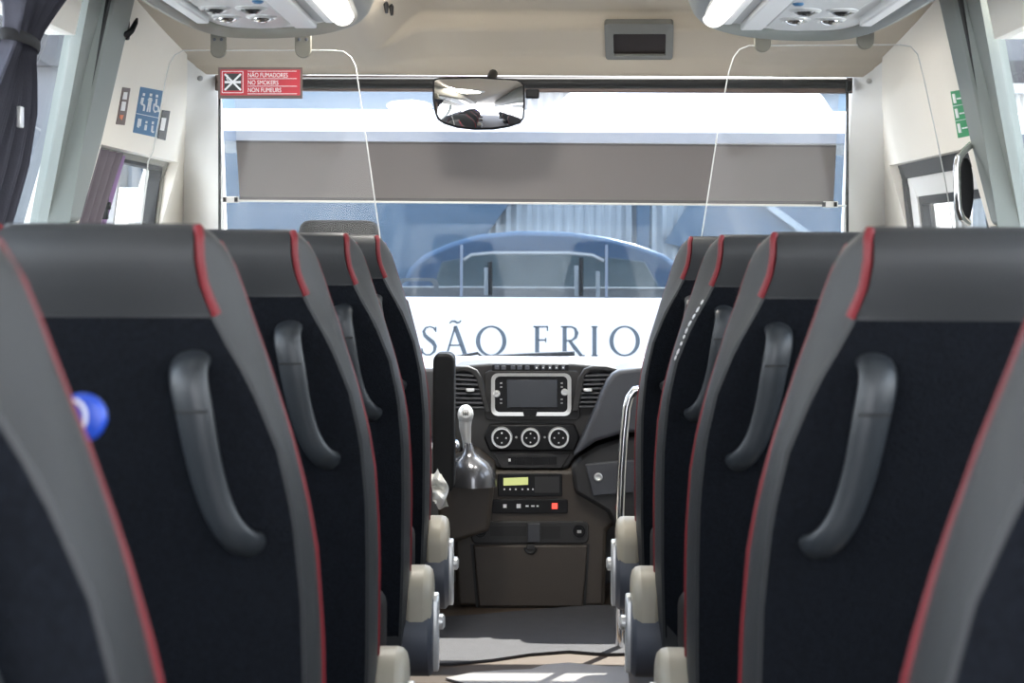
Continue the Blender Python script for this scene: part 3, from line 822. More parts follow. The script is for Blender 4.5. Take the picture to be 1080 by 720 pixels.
h = ceil_hit(674, 43)
t = thing('header_clock', 'grey framed clock display set in the beige header', 'clock', h)
YC = h.y - .012
tl = (ceil_hit(674, 52) - ceil_hit(674, 33)).normalized()
def onh(px, py, d):
    u = ceil_hit(674, 43); q = P(px, py, u.y); k = (q.z - u.z) / tl.z
    nrm = Vector((0, -1, 0)); nn = Vector((1, 0, 0)).cross(tl); nn = nn if nn.y < 0 else -nn
    return Vector((q.x, u.y, u.z)) + tl * k * 1.0 + nn * d
nn_ = Vector((1, 0, 0)).cross(tl); nn_ = nn_ if nn_.y < 0 else -nn_
def rpx(x0, y0, x1, y1, r, n=4):
    return [(x, y) for x, y in rrect(x0, x1, y0, y1, r, n)]
m = MB()
o_ = rpx(638, 28, 710, 57.5, 3); i_ = rpx(647, 34.5, 702, 52.5, 1.5)
n = len(o_)
for k in range(n):
    a, b = k, (k + 1) % n
    m.loft([[onh(*o_[a], -.01), onh(*o_[b], -.01), onh(*i_[b], -.01), onh(*i_[a], -.01)], [onh(*o_[a], .006), onh(*o_[b], .006), onh(*i_[b], .012), onh(*i_[a], .012)]])
m.build('clock_frame', 'rack_grey2' if 'rack_grey2' in M else 'clip2' if 'clip2' in M else 'hinge_grey' if 'hinge_grey' in M else 'rim', t)
m = MB(); m.prism([onh(x, y, .001) for x, y in ((645, 33), (704, 33), (704, 54), (645, 54))], nn_ * .004); m.build('clock_screen', 'clock_dark', t, smooth=False)

for s_, lab in ((-1, 'white outside mirror seen through the driver side window'), (1, 'white outside mirror seen through the door window')):
    t = thing('door_mirror', lab, 'mirror', (s_ * 1.36, 5.74, 1.08))
    m = MB(); m.prism([Vector((s_ * x, 5.70 + .16 * (x - 1.36), z)) for x, z in rrect(1.245, 1.475, .86, 1.235, .05)], (0, .09, 0)); m.build('mirror_housing', 'coach_white', t, bevel=.02, seg=3)
    m = MB(); m.prism([Vector((s_ * x, 5.697 + .16 * (x - 1.36), z)) for x, z in rrect(1.262, 1.458, .99, 1.218, .035)], (0, .004, 0)); m.build('mirror_glass', 'mirror', t, smooth=False)
    m = MB(); m.prism([Vector((s_ * x, 5.697 + .16 * (x - 1.36), z)) for x, z in rrect(1.262, 1.458, .875, .975, .03)], (0, .004, 0)); m.build('mirror_glass', 'mirror', t, smooth=False)
    m = MB(); m.tube([(s_ * 1.36, 5.76, .88), (s_ * 1.33, 5.75, .78), (s_ * 1.22, 5.70, .74), (s_ * 1.12, 5.66, .74)], .022, 10); m.build('mirror_arm', 'seal', t)

# roller blind
YB = 4.975
t = thing('roller_blind', 'grey roller sun blind half lowered across the windscreen', 'blind', P(563, 88, YB))
m = MB(); m.tube([P(233, 87.5, YB - .0), P(893, 87.5, YB - .0)], .016, 16); m.build('roller', 'seal', t)
m = MB(); m.box((P(563, 88, YB).x, YB + .012, P(563, 88.5, YB).z), (1.86, .02, .046)); m.build('roller_case', 'sign_brown', t, bevel=.003)
def pr(m, q, Y, th): m.prism([P(x, y, Y) for x, y in q], (0, th, 0))
m = MB(); pr(m, [(247, 95), (885, 95), (882, 153), (249, 148)], YB + .006, .0015); m.build('sheer_panel', 'sheer', t, smooth=False, label='sheer see-through upper part')
m = MB()
N = 40
def bl(u, v):
    a = Vector((249, 150)).lerp(Vector((882, 155)), u); b = Vector((253, 211)).lerp(Vector((879, 216)), u); q = a.lerp(b, v)
    return P(q.x, q.y, YB + .006 + .0025 * math.sin(u * 70) * v)
m.grid(bl, 120, 6, (0, .002, 0)); m.build('blind_cloth', 'blind', t)
m = MB(); pr(m, [(249, 148), (882, 153), (882, 155.2), (249, 150.2)], YB + .003, .006); m.build('blind_hem', 'blind_hem', t, smooth=False)
m = MB(); pr(m, [(253, 207.5), (879, 212.5), (879, 216), (253, 211)], YB + .003, .008); m.build('blind_hem', 'blind_hem', t, smooth=False)
m = MB(); m.tube([P(233, 211.5, YB), P(893, 217, YB)], .0032, 8); m.build('pull_bar', 'white_trim', t)
for x, y in ((244, 210.5), (876, 215.5)):
    m = MB(); m.box(P(x, y, YB - .002), (.042, .016, .018)); e = m.build('end_clip', 'white_trim', t, bevel=.002)
    m = MB()
    for dx in (-7, 5): m.box(P(x + dx, y, YB - .010), (.009, .008, .013))
    m.build('clip_screw', 'seal', e)
for x in (231.6, 893.6):
    m = MB(); m.tube([P(x, 90, YB), P(x, 340, YB)], .0042, 8); m.build('side_cord', 'seal', t)
m = MB(); m.box(P(895, 91, YB - .012), (.016, .03, .03)); m.build('roller_bracket', 'seal', t, bevel=.003)

# wiper lying across the windscreen base
m = MB()
W0, W1 = P(470, 379.5, 5.68), P(606, 372.5, 5.68)
m.tube([W0, W0.lerp(W1, .3), W0.lerp(W1, .7), W1], [.007, .009, .010, .008], 8)
m.tube([W0 + Vector((-.02, 0, .0)), W0.lerp(W1, .25) + Vector((0, -.01, .018)), W0.lerp(W1, .28) + Vector((0, 0, .004))], .005, 6)
tag(m.build('windscreen_wiper', 'dash_black'), 'thin black wiper arm lying below the letters outside the windscreen', 'wiper')

# tissue on the armrest, badge on the nearest left seat
m = MB()
tp = []
def tis(u, v):
    x = 451 + 17 * u + 8 * v * (u - .2) + 2.5 * math.sin(v * 7 + u * 5); y = 497 + 33 * v + 3 * math.sin(u * 8 + v * 3) + 7 * u * v
    return P(x, y, 4.43 + .02 * math.sin(u * 9 + v * 8) + .012 * math.cos(v * 13))
m.grid(tis, 14, 14, (0, .003, 0)); tag(m.build('tissue', 'tissue'), 'crumpled white tissue hanging below the black armrest', 'tissue')
YT = 1.225
t = thing('round_badge', 'shiny blue round badge with white mark on the nearest left seat edge', 'badge', P(88, 440, YT))
m = MB(); ct = P(87, 440, YT); m.lathe(ct, (0, -1, 0), [(-.006, .0), (-.006, .0165), (.000, .0175), (.004, .0150), (.006, .008), (.0065, 0)], 24); m.build('badge_disc', 'badge', t)
m = MB(); m.tube([ct + Vector((-.006 + .010 * math.cos(a), -.0062, .001 + .012 * math.sin(a))) for a in [math.radians(120 - 24 * k) for k in range(9)]], .0014, 6); m.build('badge_mark', 'icon', t)
m = MB(); m.tube([ct + Vector((-.006, .002, 0)), ct + Vector((-.022, .0, .0)), ct + Vector((-.035, -.02, .0))], .004, 6); m.build('badge_strap', 'badge', t)

# ------------------------------------------------------------------ dashboard
D = thing('dashboard', 'dark minibus dashboard with central console, vents, knobs and gear lever', 'dashboard', (0, 5.0, 0))
def pxprism(poly, Y, depth, name, mt, par=D, bevel=0, seg=2, lab=None, smooth=True):
    m = MB(); m.prism([P(x, y, Y) for x, y in poly], (0, depth, 0)); return m.build(name, mt, par, bevel=bevel, seg=seg, label=lab, smooth=smooth)
def pxring(o_, i_, Y0, Y1, back, name, mt, par, bevel=0, lab=None):
    m = MB(); n = len(o_)
    for k in range(n):
        a, b = k, (k + 1) % n
        m.loft([[P(*o_[a], back), P(*o_[b], back), P(*i_[b], back), P(*i_[a], back)], [P(*o_[a], Y0), P(*o_[b], Y0), P(*i_[b], Y1), P(*i_[a], Y1)]])
    bmesh.ops.remove_doubles(m.bm, verts=m.bm.verts, dist=1e-6)
    return m.build(name, mt, par, bevel=bevel, label=lab)
# main body behind everything
m = MB()
zt = P(560, 386, 5.0).z
prof = [(5.02, zt - .012), (5.05, zt), (5.35, zt + .006), (5.66, zt - .02), (5.70, zt - .1), (5.70, 0), (5.30, 0), (5.22, .30), (5.10, .52)]
m.loft([[Vector((x, y, z)) for y, z in prof] for x in (-1.08, -.3, .3, 1.08)]); m.build('dash_body', 'dash_sunlit', D, bevel=.008)
YD = 4.95
# centre stack
stack = [(470, 389), (486, 385.5), (516, 383), (604, 383), (630, 385), (646, 388), (628, 431), (611, 478), (598, 495), (524, 495), (510, 478), (470, 470)]
pxprism(stack, YD, .20, 'centre_stack', 'dash', bevel=.008)
pxprism([(472, 470), (522, 496), (600, 496), (612, 478), (664, 470), (664, 540), (640, 560), (638, 640), (482, 640), (478, 560), (472, 540)], YD - .012, .30, 'lower_console', 'dash_brown', bevel=.012)
# right hand hump and lower right panel
hump = [(604, 483), (612, 466), (628, 430), (634, 414), (640, 402), (646, 394), (653, 390), (675, 387), (700, 386), (760, 386), (820, 388), (820, 465), (700, 455), (658, 457), (628, 466)]
pxprism(hump, YD - .075, .26, 'passenger_hood', 'dash_light', bevel=.028, seg=4)
pxprism([(602, 492), (612, 481), (630, 470), (658, 461), (700, 459), (820, 466), (820, 560), (650, 560), (640, 540), (606, 520)], YD - .045, .24, 'glove_panel', 'dash', bevel=.012)
lp = pxprism([(617, 489.5), (656, 485.5), (672, 485), (672, 519), (656, 520.5), (625, 523.5)], YD - .056, .02, 'lock_cover', 'dash_light', bevel=.004)
m = MB(); c = P(631, 503, YD - .057); m.lathe(c, (0, -1, 0), [(0, .0125), (.003, .0115), (.004, .009), (.002, .007), (.001, .0)], 20); m.build('lock_ring', 'silver', lp, label='small silver lock ring')
# top strip with buttons
tb = pxprism([(519, 384), (600, 384), (600, 391), (519, 391)], YD - .006, .02, 'button_strip', 'dash_black', bevel=.002)
m = MB()
for k, x in enumerate((524, 531, 541, 548, 556, 566, 573, 580, 587, 594)):
    w = 2.4 if k < 6 else 1.8
    m.prism([P(q[0], q[1], YD - .009) for q in ((x - w, 385.6), (x + w, 385.6), (x + w, 389.6), (x - w, 389.6))], (0, .004, 0))
m.build('strip_buttons', 'hinge', tb, bevel=.001)
m = MB()
for x in (566, 573, 580, 587, 594): m.prism([P(q[0], q[1], YD - .0105) for q in ((x - .7, 386.8), (x + .7, 386.8), (x + .7, 388.4), (x - .7, 388.4))], (0, .002, 0))
m.build('button_marks', 'icon', tb, smooth=False)
# vents
for side in (0, 1):
    if side == 0:
        q = [(470, 392), (502, 394), (514, 432), (470, 432)]; arch = [(466, 391), (480, 386), (494, 386), (503, 390), (508, 398), (518, 434), (512, 436), (502, 399), (497, 393), (488, 391), (466, 396)]
    else:
        q = [(616, 394), (645, 393), (631, 431), (605, 431)]; arch = [(602, 434), (610, 398), (616, 389), (625, 385.5), (640, 386), (652, 389), (648, 393), (636, 391), (624, 391), (617, 396), (610, 434)]
    v = pxprism(q, YD - .004, .01, 'air_vent', 'dash_black', smooth=False)
    pxprism(arch, YD - .022, .04, 'vent_hood', 'dash', v, bevel=.004)
    for k in range(8):
        a = (k + .5) / 8
        l = Vector(q[0]).lerp(Vector(q[3]), a); r = Vector(q[1]).lerp(Vector(q[2]), a)
        m = MB(); A = P(l.x, l.y, YD - .012); B = P(r.x, r.y, YD - .012)
        m.prism([A + Vector((0, -.008, -.001)), B + Vector((0, -.008, -.001)), B + Vector((0, .012, .006)), A + Vector((0, .012, .006))], (0, .001, .0035))
        m.build('vent_slat', 'slat', v, smooth=False) if False else m.build('vent_slat', 'dash_light', v, smooth=False)
    cx = 496 if side == 0 else 620
    m = MB(); m.box(P(cx, 411, YD - .022), (.024, .016, .010)); m.build('vent_slider', 'silver', v, bevel=.002, label='pale vent slider')
# infotainment unit
pxprism(rpx(511, 390.5, 612, 443, 6), YD - .006, .03, 'radio_surround', 'dash', bevel=.003)
ru = pxprism(rpx(519, 394.5, 601.5, 437.5, 5), YD - .014, .02, 'radio_unit', 'dash_black', bevel=.002)
pxring(rpx(518, 393.5, 602.5, 438.5, 7), rpx(522, 396.8, 598.5, 434.5, 5), YD - .022, YD - .020, YD - .010, 'chrome_bezel', 'chrome_satin' if False else 'silver', ru, bevel=.0, lab='bright chrome bezel round the radio')
pxprism([(534.5, 400), (588, 400), (588, 429.5), (534.5, 429.5)], YD - .017, .004, 'radio_screen', 'screen', ru, bevel=.001)
for x, y in ((523.8, 415), (595.5, 413.5)):
    m = MB(); m.lathe(P(x, y, YD - .014), (0, -1, 0), [(0, .0105), (.014, .0095), (.016, .007), (.014, .0)], 16); m.build('radio_knob', 'silver', ru)
m = MB()
for y in (404, 408, 421, 425):
    for x in (528.5, 592.5): m.prism([P(a, b, YD - .0155) for a, b in ((x - 1.1, y - .7), (x + 1.1, y - .7), (x + 1.1, y + .7), (x - 1.1, y + .7))], (0, .002, 0))
m.build('radio_marks', 'rack_grey', ru, smooth=False)
pxprism([(551, 431.5), (567, 431.5), (565.5, 438.5), (552.5, 438.5)], YD - .024, .01, 'radio_badge', 'dash_black', ru, bevel=.001)
# climate controls
cp = pxprism([(516, 447), (606, 447), (612, 461), (606, 476), (516, 476), (510, 461)], YD - .010, .02, 'climate_panel', 'dash_black', bevel=.006)
for x, r in ((529.3, 11.3), (559.5, 10.3), (589.2, 11.3)):
    c = P(x, 461, YD - .010); R_ = r / F * YD
    m = MB(); m.lathe(c, (0, -1, 0), [(-.002, R_), (.016, R_ * .98), (.020, R_ * .93), (.020, R_ * .80), (.014, R_ * .76), (.013, 0)], 32); k = m.build('climate_knob', 'silver', cp, label='round climate knob with bright ring')
    m = MB(); m.lathe(c + Vector((0, -.013, 0)), (0, -1, 0), [(0, R_ * .765), (.004, R_ * .74), (.004, 0)], 28); m.build('knob_face', 'dash_black', k)
    m = MB()
    for a, b in ((0, .5), (0, -.5), (-.45, 0), (.45, 0)): m.box(c + Vector((a * R_ * .9, -.0175, b * R_ * .9)), (.004, .001, .004))
    m.build('knob_marks', 'icon', k, smooth=False)
for x in (544.5, 574.5):
    m = MB(); m.lathe(P(x, 461, YD - .010), (0, -1, 0), [(0, .0035), (.002, .003), (.0025, 0)], 10); m.build('indicator', 'rack_grey', cp)
sw = pxprism([(520, 478), (602, 478), (592, 494), (529, 494)], YD - .008, .02, 'switch_row', 'dash', bevel=.003)
for k in range(6):
    x0 = 536 + k * 8.6; pxprism([(x0, 481.5), (x0 + 8, 481.5), (x0 + 8, 489.5), (x0, 489.5)], YD - .011, .006, 'switch', 'dash_black', sw, bevel=.001)
m = MB(); m.prism([P(a, b, YD - .0115) for a, b in ((536.2, 483.5), (538.6, 483.5), (538.6, 486.5), (536.2, 486.5))], (0, .001, 0)); m.build('switch_mark', 'icon', sw, smooth=False)
YL = YD - .012
tg = pxprism(rpx(525, 499.5, 593, 523.5, 1.5), YL - .008, .02, 'tachograph', 'dash_black', bevel=.002)
pxprism([(531, 504), (557, 503), (557, 511), (531, 512)], YL - .0088, .002, 'lit_display', 'lit_lcd', tg, smooth=False, lab='small lit green display')
pxprism([(564, 502.5), (590, 502.5), (590, 519.5), (564, 519.5)], YL - .0088, .002, 'card_slot', 'dash', tg, smooth=False)
m = MB()
for x in (532, 538, 544, 551, 557, 562): m.prism([P(a, b, YL - .0092) for a, b in ((x - .8, 515), (x + .8, 515), (x + .8, 516.6), (x - .8, 516.6))], (0, .001, 0))
m.build('tachograph_buttons', 'icon', tg, smooth=False)
sp_ = pxprism(rpx(519, 526.5, 599, 541.5, 2), YL - .006, .02, 'switch_panel', 'dash_black', bevel=.002)
for x, w, h_ in ((532.5, 1.8, 1.8), (547, 2.2, 2.2), (556, 1.6, .8), (562, 1.8, .8), (567, 1.2, .8)):
    m = MB(); m.prism([P(a, b, YL - .0068) for a, b in ((x - w, 533.5 - h_), (x + w, 533.5 - h_), (x + w, 533.5 + h_), (x - w, 533.5 + h_))], (0, .001, 0)); m.build('switch_print', 'icon', sp_, smooth=False)
for x in (585,): pxprism([(x - 3, 530.5), (x + 3, 530.5), (x + 3, 536.5), (x - 3, 536.5)], YL - .0075, .002, 'hazard_lamp', 'red_lamp', sp_, smooth=False, lab='lit red switch lamp')
# recess row with sockets
rr = pxprism(rpx(497, 549.5, 621, 573, 6), YL - .006, .02, 'socket_row', 'dash', bevel=.003)
for a in (506.5, 611):
    m = MB(); m.lathe(P(a, 560, YL - .006), (0, -1, 0), [(0, .019), (.005, .018), (.005, .013), (.002, .012), (.001, 0)], 20); k = m.build('power_socket', 'dash_black', rr)
    m = MB(); m.box(P(a, 560.5, YL - .0105), (.012, .003, .008)); m.build('socket_mark', 'rack_grey', k)
pxprism([(517, 554.5), (555, 554.5), (555, 565), (517, 565)], YL - .0075, .004, 'storage_slot', 'seal', rr, smooth=False)
pxprism([(571, 554.5), (591, 554.5), (591, 568), (571, 568)], YL - .0075, .004, 'storage_slot', 'seal', rr, smooth=False)
pxprism([(556.5, 552), (569.5, 552), (569.5, 572), (556.5, 572)], YL - .012, .01, 'slot_divider', 'dash_light', rr, bevel=.002)
pxprism([(496, 573.5), (622, 573.5), (618, 641), (502, 641)], YL - .001, .004, 'flap_gap', 'seal', smooth=False)
fl = pxprism([(499, 575), (619.5, 575), (615, 640), (505, 640)], YL - .010, .02, 'storage_flap', 'dash_brown', bevel=.005)
m = MB(); m.tube([P(559.5 + 6 * math.cos(a), 577 + 6 * math.sin(a), YL - .012) for a in [PI * k / 12 for k in range(13)]], .004, 8); m.build('flap_latch', 'seal', fl)
pxprism([(555, 574.5), (564, 574.5), (564, 580), (555, 580)], YL - .014, .006, 'latch_button', 'dash', fl, bevel=.002)
# gear lever and its console
pxprism([(462, 500), (476, 486), (500, 476), (520, 492), (522, 500), (516, 560), (470, 575), (462, 560)], YD - .16, .16, 'gear_console', 'dash_brown', bevel=.012, seg=3)
m = MB(); g0 = P(499, 512, YD - .165)
rg = []
for f, dz in ((1, 0), (.98, .02), (.90, .045), (.70, .066), (.42, .080), (.24, .095), (.16, .12)):
    rg.append([g0 + Vector((.066 * f * math.cos(a) - .016 * (1 - f), .06 * f * math.sin(a), dz)) for a in [2 * PI * k / 24 for k in range(24)]])
m.loft(rg); gb = m.build('gear_boot', 'silver_boot', D, label='silvery gear lever boot')
m = MB(); a0 = P(494, 482, YD - .13); a1 = P(490.5, 450, YD - .15); a2 = P(491, 437, YD - .155)
m.tube([a0, a0.lerp(a1, .5), a1, a2], [.014, .012, .017, .020], 14); gl = m.build('gear_lever', 'silver', D, label='pale metal gear lever')
m = MB(); m.ball(P(491, 437, YD - .155), (.0225, .022, .028), 3); m.build('gear_knob', 'silver', gl)
m = MB(); c = P(491, 436, YD - .178); m.lathe(c + Vector((0, .004, 0)), (0, -1, .15), [(0, .0135), (.002, .013), (.0025, 0)], 20); m.build('knob_cap', 'icon', gl)
m = MB()
for dx in (-.006, 0, .006): m.box(c + Vector((dx, -.0005, 0)), (.0015, .004, .012))
m.box(c + Vector((0, -.0005, 0)), (.013, .004, .0015)); m.build('gate_pattern', 'seal', gl, smooth=False)
m = MB(); q0 = P(481, 470, YD - .10); m.ball(q0, (.014, .014, .02), 2); m.build('lever_collar', 'chrome', gl)

# ------------------------------------------------------------------ floor mat and a painted patch of sunlight
def blob(pts, z0, th): return [Vector((P(x, y, 1).x, 0, 0)) for x, y in pts]
def onfloor(px, py, z=0.0):
    k = (CZ - z) / -(P(px, py, 1.0).z - CZ); return P(px, py, k)
def floor_sheet(poly, z, th, name, mt):
    m = MB(); m.prism([Vector((*onfloor(x, y, z).xy, z)) for x, y in poly], (0, 0, th)); return m.build(name, mt, smooth=False)
o = floor_sheet([(380, 662), (420, 655), (500, 650), (560, 645), (620, 640), (700, 640), (720, 660), (700, 690), (640, 691), (600, 688), (560, 691), (520, 697), (480, 701), (440, 703), (400, 700)], .002, .006, 'floor_mat', 'mat')
tag(o, 'worn grey carpet mat on the aisle floor before the console', 'mat')
o = floor_sheet([(470, 716), (500, 710), (530, 708), (560, 707), (575, 702), (600, 700), (640, 704), (662, 704), (665, 740), (640, 760), (500, 760), (490, 722)], .002, .004, 'painted_sun_patch', 'pale')
tag(o, 'painted patch of sunlight, pale and ragged-edged, at the bottom of the aisle', 'sun patch')

# ------------------------------------------------------------------ outside: coach across the front
GZ = -.68
YC2 = 7.5
W = P
K = thing('white_coach', 'white coach parked across the front with blue-grey serif letters', 'coach', (0, 8.4, GZ))
def zat(py, Y=YC2): return CZ - (py - VY) * Y / F
zb, ztop, zroof = zat(313.5), zat(139), zat(114)
m = MB()
m.prism([Vector((-2.1, YC2, zb)), Vector((3.4, YC2, zb)), Vector((3.4, YC2, GZ + .28)), Vector((-2.1, YC2, GZ + .28))], (0, .04, 0))
m.prism([Vector((-2.1, YC2 + 1.86, zb)), Vector((3.4, YC2 + 1.86, zb)), Vector((3.4, YC2 + 1.86, GZ + .28)), Vector((-2.1, YC2 + 1.86, GZ + .28))], (0, .04, 0))
m.box((.65, YC2 + .95, GZ + .32), (5.5, 1.86, .08))
for x in (-2.1, 3.4): m.box((x, YC2 + .95, (zb + GZ + .28) / 2), (.05, 1.9, zb - GZ - .28))
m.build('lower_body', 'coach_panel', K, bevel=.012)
m = MB()
prof = [(YC2, ztop), (YC2, ztop + .03), (YC2 + .03, zroof - .015), (YC2 + .12, zroof), (YC2 + .95, zroof + .03), (YC2 + 1.78, zroof), (YC2 + 1.9, zroof - .03), (YC2 + 1.9, ztop), (YC2 + 1.8, ztop), (YC2 + 1.75, zroof - .06), (YC2 + .15, zroof - .06), (YC2 + .08, ztop)]
m.loft([[Vector((x, y, z)) for y, z in prof] for x in (-2.1, 3.4)]); m.build('roof', 'coach_white', K)
m = MB(); m.box((.65, YC2 + .006, zat(144.5)), (5.5, .012, zat(139) - zat(150))); m.build('window_band', 'coach_blue', K)
m = MB()
m.box((.65, YC2 + .02, (zb + ztop) / 2), (5.48, .006, ztop - zb)); m.build('side_window', 'coach_glass', K, smooth=False)
m = MB(); m.box((.65, YC2 + 1.88, (zb + ztop) / 2), (5.48, .006, ztop - zb)); m.build('far_window', 'car_glass', K, smooth=False)
for x in (-2.05, 1.9, 3.35):
    m = MB(); m.box((x, YC2 + .03, (zb + ztop) / 2), (.06, .02, ztop - zb)); m.build('window_pillar', 'seal', K)
# opening sash with pale top rail
m = MB()
for a, b in (((485, 258), (488, 314)), ((638.5, 258), (641, 314))): m.box(((P(*a, YC2).x + P(*b, YC2).x) / 2, YC2 + .012, (P(*a, YC2).z + zb) / 2), (.011, .014, P(*a, YC2).z - zb))
m.build('sash_frame', 'coach_blue', K)
m = MB(); m.tube([P(489, 274, YC2 + .03), P(497, 268.5, YC2 + .03), P(520, 266.5, YC2 + .03), P(600, 266.5, YC2 + .03), P(625, 269, YC2 + .03), P(637, 275, YC2 + .03)], .009, 8); m.build('sash_rail', 'rack_grey', K)
for px, y0, y1 in ((513, 282, 303), (517, 276, 303), (608, 280, 304), (613, 272, 304), (630.5, 286, 305)):
    m = MB(); a, b = P(px, y0, YC2 + .3), P(px, y1 + 8, YC2 + .3); m.tube([a, b], .010, 8); m.build('seat_rail', 'white_trim' if px in (513, 608, 630.5) else 'seal', K)
for x in (-1.4, 2.6):
    for y in (YC2 + .12, YC2 + 1.72):
        m = MB(); m.lathe(Vector((x, y, GZ + .34)), (0, 1, 0), [(-.11, .2), (-.11, .34), (.11, .34), (.11, .2)], 24); m.build('wheel', 'seal', K)
# roof unit and vent
m = MB(); A = [P(x, y, YC2 + .35) for x, y in ((572, 122), (602, 97), (612, 95.5), (855, 96.5), (866, 98), (882, 122))]
m.prism(A, (0, 1.1, 0)); m.build('roof_unit', 'coach_white', K, bevel=.02)
m = MB(); c = P(432, 112, YC2 + .5); m.ball(c, (.11, .2, .025), 2); m.build('roof_vent', 'coach_white', K)
# lettering: thick and thin serif strokes
YT_ = YC2 - .002
m = MB()
def st(pts, w): stroke2(m, pts, [q + .45 for q in w] if isinstance(w, list) else w + .45, YT_, .002)
T0, B0 = 344.0, 375.0
def ser(x, y, w=3.6): st([(x - w, y), (x + w, y)], 1.1)
def ell(cx, cy, rx, ry):
    N = 36
    for k in range(N):
        a, b = 2 * PI * k / N, 2 * PI * (k + 1) / N
        def po(t): return (cx + rx * math.cos(t), cy + ry * math.sin(t))
        def pi_(t): return (cx + (rx - 4.4) * math.cos(t + .12), cy + (ry - 1.9) * math.sin(t + .12))
        m.prism([P(*po(a), YT_), P(*po(b), YT_), P(*pi_(b), YT_), P(*pi_(a), YT_)], (0, .002, 0))
# S
S = [(459.5, 349), (457.5, 345.8), (453.5, 344.3), (449, 345.5), (446.8, 349.5), (448.2, 353.8), (452, 357.2), (456.5, 360.8), (459, 365), (458, 370.5), (453.8, 374), (449, 374), (446, 371.5), (444.8, 367.5)]
st(S, [.9, 1.0, 1.1, 1.6, 2.6, 3.4, 3.9, 4.0, 3.4, 2.4, 1.4, 1.2, 1.0, .9]); st([(459.6, 344.5), (459.6, 350)], 1.0); st([(445, 367), (445, 373)], 1.0)
# A with tilde
st([(480.2, 343.5), (470.8, B0)], 1.5); st([(480, 344), (491, B0)], 4.0); st([(474.5, 364), (487, 364)], 1.1); ser(470.6, B0, 3.2); ser(491, B0, 3.8)
st([(474, 340.8), (476.5, 338.6), (479.5, 338.6), (482, 340.2), (484.6, 339.8), (486.4, 337.6)], [.8, 1.5, 1.9, 1.9, 1.5, .8])
ell(518, 359.5, 16.2, 16.2)
# F
st([(566.5, T0), (566.5, B0)], 3.9); st([(562.5, T0 + .5), (578, T0 + .5)], 1.3); st([(577.4, T0), (577.4, 349)], 1.0); st([(567, 358.5), (576, 358.5)], 1.2); st([(575.6, 356), (575.6, 361)], .9); ser(566.5, B0)
# R
st([(595.5, T0), (595.5, B0)], 3.9); ser(595.5, B0); st([(591.5, T0 + .5), (603, T0 + .6), (606.5, 346.5), (608.2, 351), (607, 355.8), (603, 358.8), (597, 359.3)], [1.2, 1.4, 2.4, 3.9, 2.8, 1.5, 1.1]); st([(600.5, 359), (606, 366.5), (613.5, B0 + .3)], [2.5, 3.8, 2.6]); st([(611, B0), (617, B0)], 1.0)
# I
st([(627, T0), (627, B0)], 3.9); ser(627, T0 + .5, 3.4); ser(627, B0, 3.4)
ell(658.8, 359.5, 16.2, 16.2)
m.build('lettering', 'letter', K, smooth=False, label='blue-grey serif words SÃO FRIO')

# made-up car standing in for the bus reflected in the coach windows
YV = 10.8
V = thing('reflection_car', 'made-up dark blue car behind the coach windows, standing in for a reflected bus roof', 'car', (0, YV + 2, GZ))
sil = [(425, 420), (424, 300), (432, 282), (448, 268), (475, 256), (505, 247.5), (545, 243.5), (600, 244.5), (640, 250), (672, 258), (700, 268), (722, 284), (730, 300), (729, 420)]
m = MB(); m.loft([[P(x, y, YV) for x, y in sil], [P(x, y, YV) + Vector((0, .3, 0)) for x, y in sil], [P(x, y + 2, YV) + Vector((0, 2.9, 0)) for x, y in sil]]); m.build('reflection_car_body', 'car_blue', V, bevel=.03)
m = MB(); m.prism([P(x, y, YV - .004) for x, y in [(452, 318), (466, 276), (520, 266), (600, 266), (680, 276), (704, 318)]], (0, .01, 0)); m.build('reflection_car_rear_window', 'car_window', V, bevel=.004)
for x0 in (440, 700):
    m = MB(); m.box(P(x0, 335, YV - .01), (.14, .05, .2)); m.build('reflection_car_tail_lamp', 'red_sign', V, bevel=.02)
for x in (455, 700):
    m = MB(); c = P(x, 300, YV + .6); m.lathe(Vector((c.x, YV + .55, GZ + .33)), (1, 0, 0), [(-.1, .2), (-.1, .33), (.1, .33), (.1, .2)], 24); m.build('wheel', 'seal', V)  # wheels of the made-up car
for k in (1,):
    rg0 = rrect(418, 463, 293, 325, 8); rg1 = rrect(424, 457.5, 296.5, 322, 6)
    m = MB()
    Y = YC2 + .45; n = len(rg0)
    for a in range(n):
        b = (a + 1) % n
        m.loft([[P(*rg0[a], Y), P(*rg0[b], Y), P(*rg1[b], Y), P(*rg1[a], Y)], [P(*rg0[a], Y + .03), P(*rg0[b], Y + .03), P(*rg1[b], Y + .03), P(*rg1[a], Y + .03)]])
    m.build('seat_frame', 'rack_grey', K)

